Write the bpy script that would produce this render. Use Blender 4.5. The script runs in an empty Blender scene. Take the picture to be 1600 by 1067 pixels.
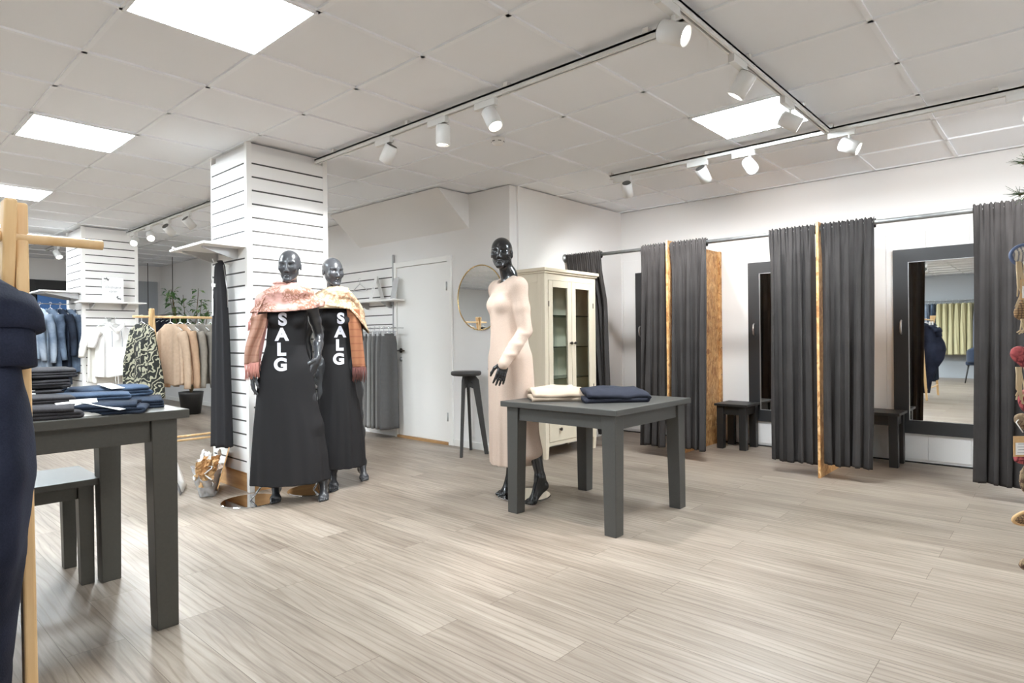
import bpy, math, random
import numpy as np
from mathutils import Vector, Matrix, noise
from mathutils.bvhtree import BVHTree
PI = math.pi
S = bpy.context.scene
COL = S.collection
random.seed(7)

# ---------------------------------------------------------------- helpers
def lin(c):
    return tuple((v / 12.92 if v <= .04045 else ((v + .055) / 1.055) ** 2.4) for v in [x / 255 for x in c])

class MB:
    """collects shapes and links them as one mesh object"""
    def __init__(s):
        s.v, s.f, s.m = [], [], []
    def add(s, vs, fs, mi=0):
        o = len(s.v); s.v += [tuple(p) for p in vs]
        s.f += [tuple(i + o for i in q) for q in fs]; s.m += [mi] * len(fs)
        return s
    def box(s, lo, hi, mi=0, M=None, taper=None):
        x0, y0, z0 = lo; x1, y1, z1 = hi
        vs = [(x0, y0, z0), (x1, y0, z0), (x1, y1, z0), (x0, y1, z0), (x0, y0, z1), (x1, y0, z1), (x1, y1, z1), (x0, y1, z1)]
        if taper:
            cx, cy = (x0 + x1) / 2, (y0 + y1) / 2
            vs = [(cx + (x - cx) * taper, cy + (y - cy) * taper, z) if i < 4 else (x, y, z) for i, (x, y, z) in enumerate(vs)]
        if M: vs = [M @ Vector(p) for p in vs]
        return s.add(vs, [(0, 3, 2, 1), (4, 5, 6, 7), (0, 1, 5, 4), (1, 2, 6, 5), (2, 3, 7, 6), (3, 0, 4, 7)], mi)
    def tube(s, pts, r, n=10, mi=0, caps=True, flat=1.0, closed=False):
        pts = [Vector(p) for p in pts]; k = len(pts)
        rs = r if isinstance(r, (list, tuple)) else [r] * k
        up = None; rings = []
        for i, p in enumerate(pts):
            if closed: t = pts[(i + 1) % k] - pts[i - 1]
            else: t = pts[min(i + 1, k - 1)] - pts[max(i - 1, 0)]
            t.normalize()
            if up is None:
                up = Vector((0, 0, 1)) if abs(t.z) < .9 else Vector((0, 1, 0))
            a = t.cross(up)
            if a.length < 1e-6: a = t.orthogonal()
            a.normalize(); b = a.cross(t); up = b
            rings.append([p + (a * math.cos(2 * PI * j / n) + b * math.sin(2 * PI * j / n) * flat) * rs[i] for j in range(n)])
        vs = [q for g in rings for q in g]; fs = []
        for i in range(k if closed else k - 1):
            o0, o1 = i * n, ((i + 1) % k) * n
            for j in range(n):
                fs.append((o0 + j, o0 + (j + 1) % n, o1 + (j + 1) % n, o1 + j))
        if caps and not closed:
            fs.append(tuple(reversed(range(n)))); fs.append(tuple(range((k - 1) * n, k * n)))
        return s.add(vs, fs, mi)
    def cyl(s, a, b, r, r2=None, n=24, mi=0):
        return s.tube([a, b], [r, r if r2 is None else r2], n, mi)
    def lathe(s, prof, n=32, mi=0, M=None):
        vs = []; fs = []
        for r, z in prof:
            for j in range(n):
                p = Vector((r * math.cos(2 * PI * j / n), r * math.sin(2 * PI * j / n), z)); vs.append(M @ p if M else p)
        for i in range(len(prof) - 1):
            for j in range(n):
                fs.append((i * n + j, i * n + (j + 1) % n, (i + 1) * n + (j + 1) % n, (i + 1) * n + j))
        fs.append(tuple(reversed(range(n)))); fs.append(tuple(range((len(prof) - 1) * n, len(prof) * n)))
        return s.add(vs, fs, mi)
    def grid(s, fn, nu, nv, cu=False, mi=0, cap=False):
        """fn(u,v) u,v in 0..1; cu: closed in u"""
        vs = [fn(i / (nu if cu else nu - 1), j / (nv - 1)) for j in range(nv) for i in range(nu)]; fs = []
        for j in range(nv - 1):
            for i in range(nu if cu else nu - 1):
                a = j * nu + i; b = j * nu + (i + 1) % nu
                fs.append((a, b, b + nu, a + nu))
        if cap:
            fs.append(tuple(reversed(range(nu)))); fs.append(tuple(range((nv - 1) * nu, nv * nu)))
        return s.add(vs, fs, mi)
    def prism(s, poly, z0, z1, M=None, mi=0):
        n = len(poly)
        vs = [Vector((x, y, z)) for z in (z0, z1) for x, y in poly]
        if M: vs = [M @ p for p in vs]
        fs = [tuple(reversed(range(n))), tuple(range(n, 2 * n))] + [(i, (i + 1) % n, n + (i + 1) % n, n + i) for i in range(n)]
        return s.add(vs, fs, mi)
    def ball(s, c, r, n=12, mi=0):
        c = Vector(c); r = Vector(r if isinstance(r, (tuple, list)) else (r, r, r)); m = n // 2 + 1
        def fn(u, v):
            t = PI * (.02 + .96 * v); p = 2 * PI * u
            return (c.x + r.x * math.sin(t) * math.cos(p), c.y + r.y * math.sin(t) * math.sin(p), c.z - r.z * math.cos(t))
        return s.grid(fn, n, m, True, mi, True)
    def out(s, name, mats, parent=None, smooth=False, bevel=0, seg=2, solid=0, sub=0, soff=0):
        me = bpy.data.meshes.new(name); me.from_pydata(s.v, [], s.f)
        for m in (mats if isinstance(mats, (list, tuple)) else [mats]): me.materials.append(m)
        me.polygons.foreach_set('material_index', s.m)
        if smooth: me.polygons.foreach_set('use_smooth', [True] * len(s.f))
        me.update()
        o = bpy.data.objects.new(name, me); COL.objects.link(o)
        if parent: o.parent = parent
        if solid:
            q = o.modifiers.new('solid', 'SOLIDIFY'); q.thickness = solid; q.offset = soff
        if sub:
            q = o.modifiers.new('sub', 'SUBSURF'); q.levels = q.render_levels = sub
        if bevel:
            q = o.modifiers.new('bevel', 'BEVEL'); q.width = bevel; q.segments = seg; q.limit_method = 'ANGLE'; q.angle_limit = .7
        return o

def tag(o, label=None, cat=None, group=None, kind=None):
    if label: o['label'] = label
    if cat: o['category'] = cat
    if group: o['group'] = group
    if kind: o['kind'] = kind
    return o
def thing(name, label, cat, loc=(0, 0, 0), rz=0, group=None, kind=None):
    o = bpy.data.objects.new(name, None); COL.objects.link(o); o.empty_display_size = .05
    o.location = loc; o.rotation_euler = (0, 0, rz)
    return tag(o, label, cat, group, kind)
def copy_tree(o, parent=None):
    c = o.copy(); COL.objects.link(c); c.parent = parent
    for ch in list(o.children): copy_tree(ch, c)
    return c
def struct(o, label, cat):
    return tag(o, label, cat, None, 'structure')
def lerp(a, b, t): return a + (b - a) * t
def interp(x, xs, ys): return float(np.interp(x, xs, ys))
def fbm(x, y, z=0, o=3): return noise.fractal(Vector((x, y, z)), 1.0, 2.0, o)

# ---------------------------------------------------------------- materials
def nt(name):
    m = bpy.data.materials.new(name); m.use_nodes = True
    n = m.node_tree.nodes; b = n['Principled BSDF']
    return m, m.node_tree, n, m.node_tree.links, b
def mat(name, rgb, rough=.6, metal=0, spec=.5, var=0, vscale=8, bump=0, bscale=200, sheen=0, alpha=None, trans=0, ior=1.45, coat=0, stretch=None):
    m, t, n, l, b = nt(name)
    c = lin(rgb) + (1,)
    b.inputs['Base Color'].default_value = c
    b.inputs['Roughness'].default_value = rough; b.inputs['Metallic'].default_value = metal
    b.inputs['Specular IOR Level'].default_value = spec
    if coat: b.inputs['Coat Weight'].default_value = coat; b.inputs['Coat Roughness'].default_value = .1
    if sheen:
        b.inputs['Sheen Weight'].default_value = sheen; b.inputs['Sheen Roughness'].default_value = .4
        b.inputs['Sheen Tint'].default_value = (1, 1, 1, 1)
    if trans:
        b.inputs['Transmission Weight'].default_value = trans; b.inputs['IOR'].default_value = ior
    tc = n.new('ShaderNodeTexCoord'); vec = tc.outputs['Object']
    if stretch:
        mp = n.new('ShaderNodeMapping'); mp.inputs['Scale'].default_value = stretch; l.new(vec, mp.inputs[0]); vec = mp.outputs[0]
    if var:
        q = n.new('ShaderNodeTexNoise'); q.inputs['Scale'].default_value = vscale; q.inputs['Detail'].default_value = 5; l.new(vec, q.inputs[0])
        r = n.new('ShaderNodeValToRGB'); r.color_ramp.elements[0].position = .3; r.color_ramp.elements[1].position = .7
        r.color_ramp.elements[0].color = tuple(x * (1 - var) for x in c[:3]) + (1,); r.color_ramp.elements[1].color = tuple(min(1, x * (1 + var)) for x in c[:3]) + (1,)
        l.new(q.outputs[0], r.inputs[0]); l.new(r.outputs[0], b.inputs['Base Color'])
    if bump:
        q = n.new('ShaderNodeTexNoise'); q.inputs['Scale'].default_value = bscale; q.inputs['Detail'].default_value = 3; l.new(vec, q.inputs[0])
        p = n.new('ShaderNodeBump'); p.inputs['Strength'].default_value = bump; p.inputs['Distance'].default_value = .004; l.new(q.outputs[0], p.inputs['Height']); l.new(p.outputs[0], b.inputs['Normal'])
    return m
def emit(name, rgb, strength):
    m, t, n, l, b = nt(name)
    b.inputs['Base Color'].default_value = (.8, .8, .8, 1); b.inputs['Emission Color'].default_value = lin(rgb) + (1,); b.inputs['Emission Strength'].default_value = strength
    return m
def mixc(n, l, fac, a, b2, mode='MIX'):
    q = n.new('ShaderNodeMix'); q.data_type = 'RGBA'; q.blend_type = mode
    for s_, v in ((0, fac), (6, a), (7, b2)):
        if hasattr(v, 'links'): l.new(v, q.inputs[s_])
        else: q.inputs[s_].default_value = v if s_ == 0 else (tuple(v) + (1,) if len(v) == 3 else v)
    return q.outputs[2]
def ramp(n, l, fac, stops):
    r = n.new('ShaderNodeValToRGB'); e = r.color_ramp.elements
    while len(e) < len(stops): e.new(.5)
    for x, (p, c) in zip(e, stops): x.position = p; x.color = tuple(c) + (1,)
    l.new(fac, r.inputs[0]); return r.outputs[0]
def mapping(n, l, src, scale=(1, 1, 1), rot=(0, 0, 0), loc=(0, 0, 0)):
    q = n.new('ShaderNodeMapping'); q.inputs['Scale'].default_value = scale; q.inputs['Rotation'].default_value = rot; q.inputs['Location'].default_value = loc
    l.new(src, q.inputs[0]); return q.outputs[0]

def clear(name, rgb, refl=.06, rough=.02, haze=0):
    m, t, n, l, b = nt(name); o = n['Material Output']; n.remove(b)
    tr = n.new('ShaderNodeBsdfTransparent'); tr.inputs[0].default_value = lin(rgb) + (1,)
    gl = n.new('ShaderNodeBsdfGlossy'); gl.inputs['Roughness'].default_value = rough
    fr = n.new('ShaderNodeLayerWeight'); fr.inputs[0].default_value = .25
    mu = n.new('ShaderNodeMath'); mu.operation = 'MULTIPLY_ADD'; mu.inputs[1].default_value = .7; mu.inputs[2].default_value = refl; l.new(fr.outputs['Fresnel'], mu.inputs[0])
    mx = n.new('ShaderNodeMixShader'); l.new(mu.outputs[0], mx.inputs[0]); l.new(tr.outputs[0], mx.inputs[1]); l.new(gl.outputs[0], mx.inputs[2]); res = mx.outputs[0]
    if haze:
        df = n.new('ShaderNodeBsdfDiffuse'); df.inputs[0].default_value = (.85, .85, .86, 1)
        m2 = n.new('ShaderNodeMixShader'); m2.inputs[0].default_value = haze; l.new(res, m2.inputs[1]); l.new(df.outputs[0], m2.inputs[2]); res = m2.outputs[0]
    l.new(res, o.inputs[0]); return m
def floor_mat():
    m, t, n, l, b = nt('floor_planks')
    tc = n.new('ShaderNodeTexCoord').outputs['Object']
    sw = mapping(n, l, tc, rot=(0, 0, PI / 2), scale=(1, 1, 1))
    br = n.new('ShaderNodeTexBrick'); l.new(sw, br.inputs[0])
    br.offset = .37; br.offset_frequency = 2; br.squash = 1
    br.inputs['Scale'].default_value = 1; br.inputs['Brick Width'].default_value = 1.32; br.inputs['Row Height'].default_value = .185
    br.inputs['Mortar Size'].default_value = .0012; br.inputs['Mortar Smooth'].default_value = .2; br.inputs['Bias'].default_value = 0
    br.inputs['Color1'].default_value = (0, 0, 0, 1); br.inputs['Color2'].default_value = (1, 1, 1, 1); br.inputs['Mortar'].default_value = (.5, .5, .5, 1)
    sep = n.new('ShaderNodeSeparateColor'); l.new(br.outputs['Color'], sep.inputs[0]); rnd = sep.outputs[0]
    sc = n.new('ShaderNodeVectorMath'); sc.operation = 'SCALE'; sc.inputs[0].default_value = (3.1, 17.0, 7.0); l.new(rnd, sc.inputs['Scale'])
    ad = n.new('ShaderNodeVectorMath'); l.new(tc, ad.inputs[0]); l.new(sc.outputs[0], ad.inputs[1]); pv = ad.outputs[0]
    g1 = n.new('ShaderNodeTexNoise'); g1.inputs['Scale'].default_value = 1; g1.inputs['Detail'].default_value = 6; g1.inputs['Roughness'].default_value = .65
    l.new(mapping(n, l, pv, scale=(46, 2.2, 1)), g1.inputs[0])
    g2 = n.new('ShaderNodeTexNoise'); g2.inputs['Scale'].default_value = 1; g2.inputs['Detail'].default_value = 3
    l.new(mapping(n, l, pv, scale=(5, 1.1, 1)), g2.inputs[0])
    wv = n.new('ShaderNodeTexWave'); wv.wave_type = 'BANDS'; wv.bands_direction = 'X'; wv.inputs['Scale'].default_value = 9; wv.inputs['Distortion'].default_value = 9
    wv.inputs['Detail'].default_value = 2; wv.inputs['Detail Scale'].default_value = .7; l.new(mapping(n, l, pv, scale=(1.0, .22, 1)), wv.inputs[0])
    base = ramp(n, l, g1.outputs[0], [(.3, lin((106, 94, 82))), (.5, lin((146, 133, 120))), (.72, lin((170, 158, 145)))])
    base = mixc(n, l, .38, base, ramp(n, l, g2.outputs[0], [(.32, lin((110, 98, 86))), (.68, lin((172, 160, 147)))]))
    wr = ramp(n, l, wv.outputs[0], [(.0, (.66, .62, .58)), (.16, (1, 1, 1))])
    base = mixc(n, l, .62, base, wr, 'MULTIPLY')
    pl = ramp(n, l, rnd, [(0, (.82, .80, .785)), (1, (1.0, 1.0, 1.0))])
    base = mixc(n, l, 1.0, base, pl, 'MULTIPLY')
    base = mixc(n, l, br.outputs['Fac'], base, lin((92, 78, 66)))
    l.new(base, b.inputs['Base Color'])
    b.inputs['Roughness'].default_value = .42; b.inputs['Specular IOR Level'].default_value = .42
    bp = n.new('ShaderNodeBump'); bp.inputs['Strength'].default_value = .12; bp.inputs['Distance'].default_value = .002; l.new(g1.outputs[0], bp.inputs['Height']); l.new(bp.outputs[0], b.inputs['Normal'])
    return m
def osb_mat(name='osb_board'):
    m, t, n, l, b = nt(name)
    tc = n.new('ShaderNodeTexCoord').outputs['Object']
    ds = n.new('ShaderNodeTexNoise'); ds.inputs['Scale'].default_value = 9; l.new(tc, ds.inputs[0])
    mv = mixc(n, l, .12, tc, ds.outputs['Color'], 'ADD')
    v = n.new('ShaderNodeTexVoronoi'); v.inputs['Scale'].default_value = 1; l.new(mapping(n, l, mv, scale=(34, 34, 22), rot=(.4, .6, .3)), v.inputs[0])
    v2 = n.new('ShaderNodeTexVoronoi'); v2.inputs['Scale'].default_value = 1; l.new(mapping(n, l, mv, scale=(60, 60, 15), rot=(-.5, .2, .9)), v2.inputs[0])
    s1 = n.new('ShaderNodeSeparateColor'); l.new(v.outputs['Color'], s1.inputs[0])
    s2 = n.new('ShaderNodeSeparateColor'); l.new(v2.outputs['Color'], s2.inputs[0])
    c = ramp(n, l, s1.outputs[0], [(.0, lin((146, 96, 50))), (.35, lin((188, 136, 80))), (.7, lin((206, 158, 100))), (1, lin((224, 184, 130)))])
    c = mixc(n, l, .45, c, ramp(n, l, s2.outputs[1], [(0, lin((132, 84, 42))), (.5, lin((196, 146, 90))), (1, lin((226, 190, 140)))]))
    l.new(c, b.inputs['Base Color']); b.inputs['Roughness'].default_value = .6
    return m
def wood_mat(name, a, c, scale=(30, 30, 2.2), rough=.45):
    m, t, n, l, b = nt(name)
    tc = n.new('ShaderNodeTexCoord').outputs['Object']
    q = n.new('ShaderNodeTexNoise'); q.inputs['Scale'].default_value = 1; q.inputs['Detail'].default_value = 5; l.new(mapping(n, l, tc, scale=scale), q.inputs[0])
    l.new(ramp(n, l, q.outputs[0], [(.3, lin(a)), (.7, lin(c))]), b.inputs['Base Color']); b.inputs['Roughness'].default_value = rough
    return m
def paisley_mat(name, a, c, sc=26, d=None):
    """woven scarf: blotchy motif over a plain ground"""
    m, t, n, l, b = nt(name)
    tc = n.new('ShaderNodeTexCoord').outputs['Object']
    w = n.new('ShaderNodeTexNoise'); w.inputs['Scale'].default_value = 10; w.inputs['Detail'].default_value = 2; l.new(tc, w.inputs[0])
    mv = mixc(n, l, .12, tc, w.outputs['Color'], 'ADD')
    v = n.new('ShaderNodeTexVoronoi'); v.feature = 'DISTANCE_TO_EDGE'; v.inputs['Scale'].default_value = sc; l.new(mv, v.inputs[0])
    q = n.new('ShaderNodeTexNoise'); q.inputs['Scale'].default_value = 9; q.inputs['Detail'].default_value = 3; l.new(tc, q.inputs[0])
    f1 = ramp(n, l, v.outputs['Distance'], [(.06, (1, 1, 1)), (.16, (0, 0, 0))])
    f2 = ramp(n, l, q.outputs[0], [(.36, (0, 0, 0)), (.55, (1, 1, 1))])
    q2 = n.new('ShaderNodeTexNoise'); q2.inputs['Scale'].default_value = 120; q2.inputs['Detail'].default_value = 2; l.new(tc, q2.inputs[0])
    f3 = ramp(n, l, q2.outputs[0], [(.4, (0, 0, 0)), (.62, (1, 1, 1))])
    fa = mixc(n, l, 1.0, f1, f2, 'MULTIPLY'); fb = mixc(n, l, 1.0, f2, f3, 'MULTIPLY')
    f = mixc(n, l, .6, fa, fb, 'ADD')
    l.new(mixc(n, l, f, lin(a), lin(c)), b.inputs['Base Color']); b.inputs['Roughness'].default_value = .85
    return m
def plaid_mat(name, a, c, e, s1=55, s2=55, ax=(0, 2)):
    m, t, n, l, b = nt(name)
    tc = n.new('ShaderNodeTexCoord').outputs['Object']
    w1 = n.new('ShaderNodeTexWave'); w1.bands_direction = 'XYZ'[ax[0]]; w1.inputs['Scale'].default_value = s1; l.new(tc, w1.inputs[0])
    w2 = n.new('ShaderNodeTexWave'); w2.bands_direction = 'XYZ'[ax[1]]; w2.inputs['Scale'].default_value = s2; l.new(tc, w2.inputs[0])
    w3 = n.new('ShaderNodeTexWave'); w3.bands_direction = 'XYZ'[ax[1]]; w3.inputs['Scale'].default_value = s2 * .09; l.new(tc, w3.inputs[0])
    x = mixc(n, l, ramp(n, l, w1.outputs[0], [(.55, (0, 0, 0)), (.8, (.7, .7, .7))]), lin(a), lin(c))
    x = mixc(n, l, ramp(n, l, w2.outputs[0], [(.55, (0, 0, 0)), (.8, (.7, .7, .7))]), x, lin(c))
    x = mixc(n, l, ramp(n, l, w3.outputs[0], [(.86, (0, 0, 0)), (.95, (.8, .8, .8))]), x, lin(e))
    l.new(x, b.inputs['Base Color']); b.inputs['Roughness'].default_value = .85
    return m
def denim_mat(name, a, c, sc=5):
    m, t, n, l, b = nt(name)
    tc = n.new('ShaderNodeTexCoord').outputs['Object']
    q = n.new('ShaderNodeTexNoise'); q.inputs['Scale'].default_value = sc; q.inputs['Detail'].default_value = 4; l.new(tc, q.inputs[0])
    q2 = n.new('ShaderNodeTexNoise'); q2.inputs['Scale'].default_value = 260; q2.inputs['Detail'].default_value = 1; l.new(tc, q2.inputs[0])
    x = ramp(n, l, q.outputs[0], [(.36, lin(a)), (.66, lin(c))])
    x = mixc(n, l, .3, x, ramp(n, l, q2.outputs[0], [(.35, (.55, .55, .58)), (.65, (1.2, 1.2, 1.2))]), 'MULTIPLY')
    l.new(x, b.inputs['Base Color']); b.inputs['Roughness'].default_value = .9; b.inputs['Specular IOR Level'].default_value = .2
    p = n.new('ShaderNodeBump'); p.inputs['Strength'].default_value = .3; p.inputs['Distance'].default_value = .003; l.new(q2.outputs[0], p.inputs['Height']); l.new(p.outputs[0], b.inputs['Normal'])
    return m
def zebra_mat(name):
    m, t, n, l, b = nt(name)
    tc = n.new('ShaderNodeTexCoord').outputs['Object']
    w = n.new('ShaderNodeTexWave'); w.bands_direction = 'DIAGONAL'; w.inputs['Scale'].default_value = 7; w.inputs['Distortion'].default_value = 16; w.inputs['Detail'].default_value = 2; w.inputs['Detail Scale'].default_value = 1.6
    l.new(tc, w.inputs[0])
    l.new(ramp(n, l, w.outputs[0], [(.66, lin((30, 31, 27))), (.72, lin((168, 164, 142)))]), b.inputs['Base Color']); b.inputs['Roughness'].default_value = .8
    return m

M = {}
M['floor'] = floor_mat(); M['osb'] = osb_mat()
M['wall'] = mat('wall_paint', (233, 231, 229), .7, spec=.3, bump=.04, bscale=90)
M['wall_grey'] = mat('wall_paint_grey', (168, 172, 176), .7, spec=.3)
M['ceil'] = mat('ceiling_tile', (240, 242, 245), .9, spec=.1, bump=.08, bscale=260)
M['tbar'] = mat('ceiling_bar', (243, 245, 248), .45, spec=.4)
M['white'] = mat('white_lacquer', (236, 234, 230), .35)
M['slat'] = mat('slat_board', (234, 232, 229), .45)
M['groove_shade'] = mat('slat_groove_shade', (74, 71, 68), .5, .3)  # aluminium insert, darkened to carry the shade of the grooves
M['alu'] = mat('aluminium', (190, 190, 190), .35, .9)
M['steel'] = mat('galvanised_pipe', (150, 152, 152), .42, .85, var=.15, vscale=20)
M['chrome'] = mat('chrome', (215, 215, 215), .06, 1)
M['track'] = mat('track_white', (224, 223, 220), .4)
M['dark'] = mat('dark_slot', (32, 31, 30), .5)
M['lamp_in'] = mat('lamp_rear_grille', (92, 90, 86), .5, .4)
M['panel'] = emit('panel_light', (235, 247, 255), 52)
M['spot_on'] = emit('spot_lens', (255, 250, 242), 26)
M['table'] = mat('charcoal_paint', (66, 65, 62), .42, var=.06, vscale=14, bump=.05, bscale=60, stretch=(1, 8, 8))
M['table2'] = mat('charcoal_paint_warm', (67, 65, 59), .42, var=.06, vscale=14, bump=.05, bscale=60, stretch=(8, 1, 8))
M['black'] = mat('black_paint', (34, 33, 32), .45)
M['blackframe'] = mat('black_laminate', (48, 48, 49), .4)
M['mirror'] = mat('mirror_glass', (246, 248, 247), .01, 1)
M['brass'] = mat('brass_rim', (206, 178, 128), .25, 1)
M['cream'] = mat('cream_lacquer', (220, 208, 186), .4)
M['creamin'] = mat('cream_interior', (226, 228, 206), .6)
M['knob'] = mat('bronze_knob', (58, 50, 44), .35, .7)
M['curtain'] = mat('charcoal_velvet', (59, 56, 55), .9, spec=.1, var=.12, vscale=5, bump=.2, bscale=400)
M['beech'] = wood_mat('beech_wood', (204, 164, 112), (222, 188, 140))
M['oak'] = wood_mat('oak_plinth', (176, 130, 82), (206, 164, 114), (3, 3, 40))
M['doorwood'] = wood_mat('door_threshold', (150, 112, 72), (186, 146, 100), (4, 3, 40))
M['plastic'] = clear('clear_hanger', (240, 242, 244), .1, .1, .5)
M['whitehang'] = mat('white_hanger', (232, 232, 232), .3)
M['paper'] = mat('white_paper', (240, 239, 237), .8)
M['ink'] = mat('grey_ink', (150, 152, 158), .8)
M['inkdark'] = mat('dark_ink', (70, 74, 76), .8)
M['kraft'] = mat('kraft_card', (206, 168, 120), .8, var=.06, vscale=60)
M['kraftbag'] = mat('kraft_paper', (190, 146, 98), .8, var=.12, vscale=30)
M['acryl'] = clear('clear_acrylic', (246, 248, 249))
M['frost'] = clear('frosted_acrylic', (240, 240, 238), .05, .3, .45)
M['glass'] = clear('glass_pane', (252, 253, 251))
M['shelfglass'] = clear('glass_shelf', (150, 176, 164))
M['mann'] = mat('mannequin_black', (58, 59, 62), .27, spec=.6)
M['mann3'] = mat('mannequin_jet', (30, 30, 31), .2, spec=.6)
M['dress'] = mat('black_jersey', (41, 40, 41), .9, spec=.15, bump=.1, bscale=300)
M['letter'] = mat('white_print', (226, 226, 236), .6)
M['knit'] = mat('cream_knit', (194, 174, 159), .9, spec=.15, var=.07, vscale=220, bump=.35, bscale=420)
M['scarf_pink'] = paisley_mat('pink_paisley', (196, 152, 142), (140, 98, 78), 36)
M['scarf_pink_check'] = plaid_mat('pink_check', (166, 128, 108), (146, 102, 84), (146, 102, 84), 60, 60)
M['scarf_rose'] = mat('rose_weave', (206, 150, 146), .85)
M['fringe_pink'] = mat('pink_fringe', (190, 132, 120), .85)
M['scarf_beige'] = paisley_mat('beige_paisley', (196, 178, 148), (150, 116, 90), 32)
M['scarf_orange'] = plaid_mat('orange_check', (162, 110, 76), (134, 82, 56), (134, 82, 56), 66, 66)
M['fringe_dark'] = mat('maroon_fringe', (104, 62, 56), .85)
M['leaf'] = mat('leaf_green', (66, 104, 52), .5, var=.3, vscale=12)
M['leaf_pale'] = mat('leaf_pale', (120, 148, 92), .5, var=.2, vscale=12)
M['stem'] = mat('plant_stem', (104, 86, 58), .8)
M['blue'] = mat('blue_poster', (72, 122, 186), .5, var=.12, vscale=3)
M['navy'] = denim_mat('navy_denim', (24, 27, 40), (40, 44, 60), 6)
M['jean_blue'] = denim_mat('blue_denim', (34, 43, 58), (72, 88, 110))
M['jean_dark'] = denim_mat('indigo_denim', (26, 30, 40), (46, 55, 70))
M['jean_grey'] = denim_mat('charcoal_denim', (38, 37, 40), (66, 64, 66))
M['jean_light'] = denim_mat('light_denim', (100, 114, 132), (148, 158, 170))
M['jean_mid'] = denim_mat('mid_denim', (50, 60, 76), (100, 114, 132))
# ---------------------------------------------------------------- camera, world
ZC = 2.576
YAW, ROLL, FPX, EYE = .73412, -.010, 963.507, 1.115
def make_camera():
    f = Vector((math.cos(YAW), math.sin(YAW), 0)); r0 = Vector((math.sin(YAW), -math.cos(YAW), 0)); u0 = Vector((0, 0, 1))
    r = r0 * math.cos(ROLL) + u0 * math.sin(ROLL); u = u0 * math.cos(ROLL) - r0 * math.sin(ROLL)
    cd = bpy.data.cameras.new('camera'); c = bpy.data.objects.new('camera', cd); COL.objects.link(c)
    m = Matrix.Identity(4)
    for i in range(3):
        m[i][0], m[i][1], m[i][2] = r[i], u[i], -f[i]
    m[0][3], m[1][3], m[2][3] = 0, 0, EYE
    c.matrix_world = m
    cd.sensor_width = 36; cd.sensor_fit = 'HORIZONTAL'; cd.lens = FPX * 36 / 1600; cd.shift_y = -(533.5 - 527.895) / 1600; cd.clip_start = .05
    S.camera = c
make_camera()
w = bpy.data.worlds.new('world'); S.world = w; w.use_nodes = True
w.node_tree.nodes['Background'].inputs[0].default_value = (.8, .85, .95, 1); w.node_tree.nodes['Background'].inputs[1].default_value = .3
S.view_settings.view_transform = 'Standard'; S.view_settings.look = 'None'; S.view_settings.gamma = 1; S.view_settings.exposure = 0.52
S.cycles.max_bounces = 12; S.cycles.transparent_max_bounces = 24; S.cycles.diffuse_bounces = 8; S.cycles.glossy_bounces = 5; S.cycles.transmission_bounces = 8; S.cycles.sample_clamp_indirect = 6
S.cycles.use_denoising = True; S.cycles.caustics_reflective = False; S.cycles.caustics_refractive = False

# ---------------------------------------------------------------- the room
XW, XE, YS, YN = -6.3, 6.3, -2.0, 13.2
struct(MB().box((XW - .1, YS - .1, -.1), (XE + .1, YN + .1, 0)).out('floor', M['floor']), 'greyish oak plank floor', 'floor')
PAN = [(0, -1), (0, 3), (0, 7), (5, -3), (-5, -1), (-5, 3), (-5, 7), (-5, -5), (0, 11), (-9, 0), (-9, 5), (-9, 10), (5, -7)]   # light tiles (column, row); those out of view are added for brightness
def tile(i, j): return (.874 + .6 * i, 3.076 + .6 * j)
cm = MB()
cm.box((XW - .1, YS - .1, ZC + .012), (XE + .1, YN + .1, ZC + .1), 0)
for k in range(-13, 11):
    x = .874 + .6 * k
    if XW < x < XE: cm.box((x - .012, YS, ZC + .0005), (x + .012, YN, ZC + .0125), 1)
for k in range(-9, 18):
    y = 3.076 + .6 * k
    if YS < y < YN: cm.box((XW, y - .012, ZC + .0005), (XE, y + .012, ZC + .0125), 1)
struct(cm.out('ceiling', [M['ceil'], M['tbar']]), 'white suspended ceiling of square tiles', 'ceiling')
struct(MB().box((4.36, 3.95, 0), (4.46, YN, ZC)).out('wall_back', M['wall']), 'off-white wall with the white door', 'wall')
struct(MB().box((4.46, 3.93, 0), (6.4, 4.03, ZC)).out('wall_step', M['wall']), 'short off-white wall behind the glass cabinet', 'wall')
struct(MB().box((6.3, YS - .1, 0), (6.4, 3.93, ZC)).out('wall_right', M['wall']), 'white wall behind the fitting cubicles', 'wall')
struct(MB().box((XW - .1, YS - .1, 0), (6.3, YS, ZC)).out('wall_front', M['wall']), 'white wall behind the camera', 'wall')
struct(MB().box((XW - .1, YS, 0), (XW, YN, ZC)).out('wall_left', M['wall_grey']), 'pale grey side wall', 'wall')
struct(MB().box((XW - .1, YN, 0), (4.46, YN + .1, ZC)).out('wall_far', M['wall']), 'far white wall with the dark shop window', 'wall')
def sof():
    b = MB(); n = [(3.95, ZC), (4.36, ZC), (4.36, 2.232)]
    Mx = Matrix(((1, 0, 0, 0), (0, 0, 1, 0), (0, 1, 0, 0), (0, 0, 0, 1)))
    b.prism(n, 4.51, 6.42, Mx)
    struct(b.out('trim_1', M['wall']), 'sloping underside of a stair boxed in above the door', 'soffit')
sof()
for nm, lo, hi in (('baseboard_back', (4.345, 3.95, 0), (4.36, 4.755, .07)), ('baseboard_step', (4.36, 3.917, 0), (6.3, 3.93, .06)), ('baseboard_right', (6.288, YS, 0), (6.3, 3.917, .012)), ('baseboard_far', (4.345, 7.1, 0), (4.36, YN, .07))):
    struct(MB().box(lo, hi).out(nm, M['dark' if nm == 'baseboard_right' else 'white'], bevel=.003), 'low baseboard', 'baseboard')
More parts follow.
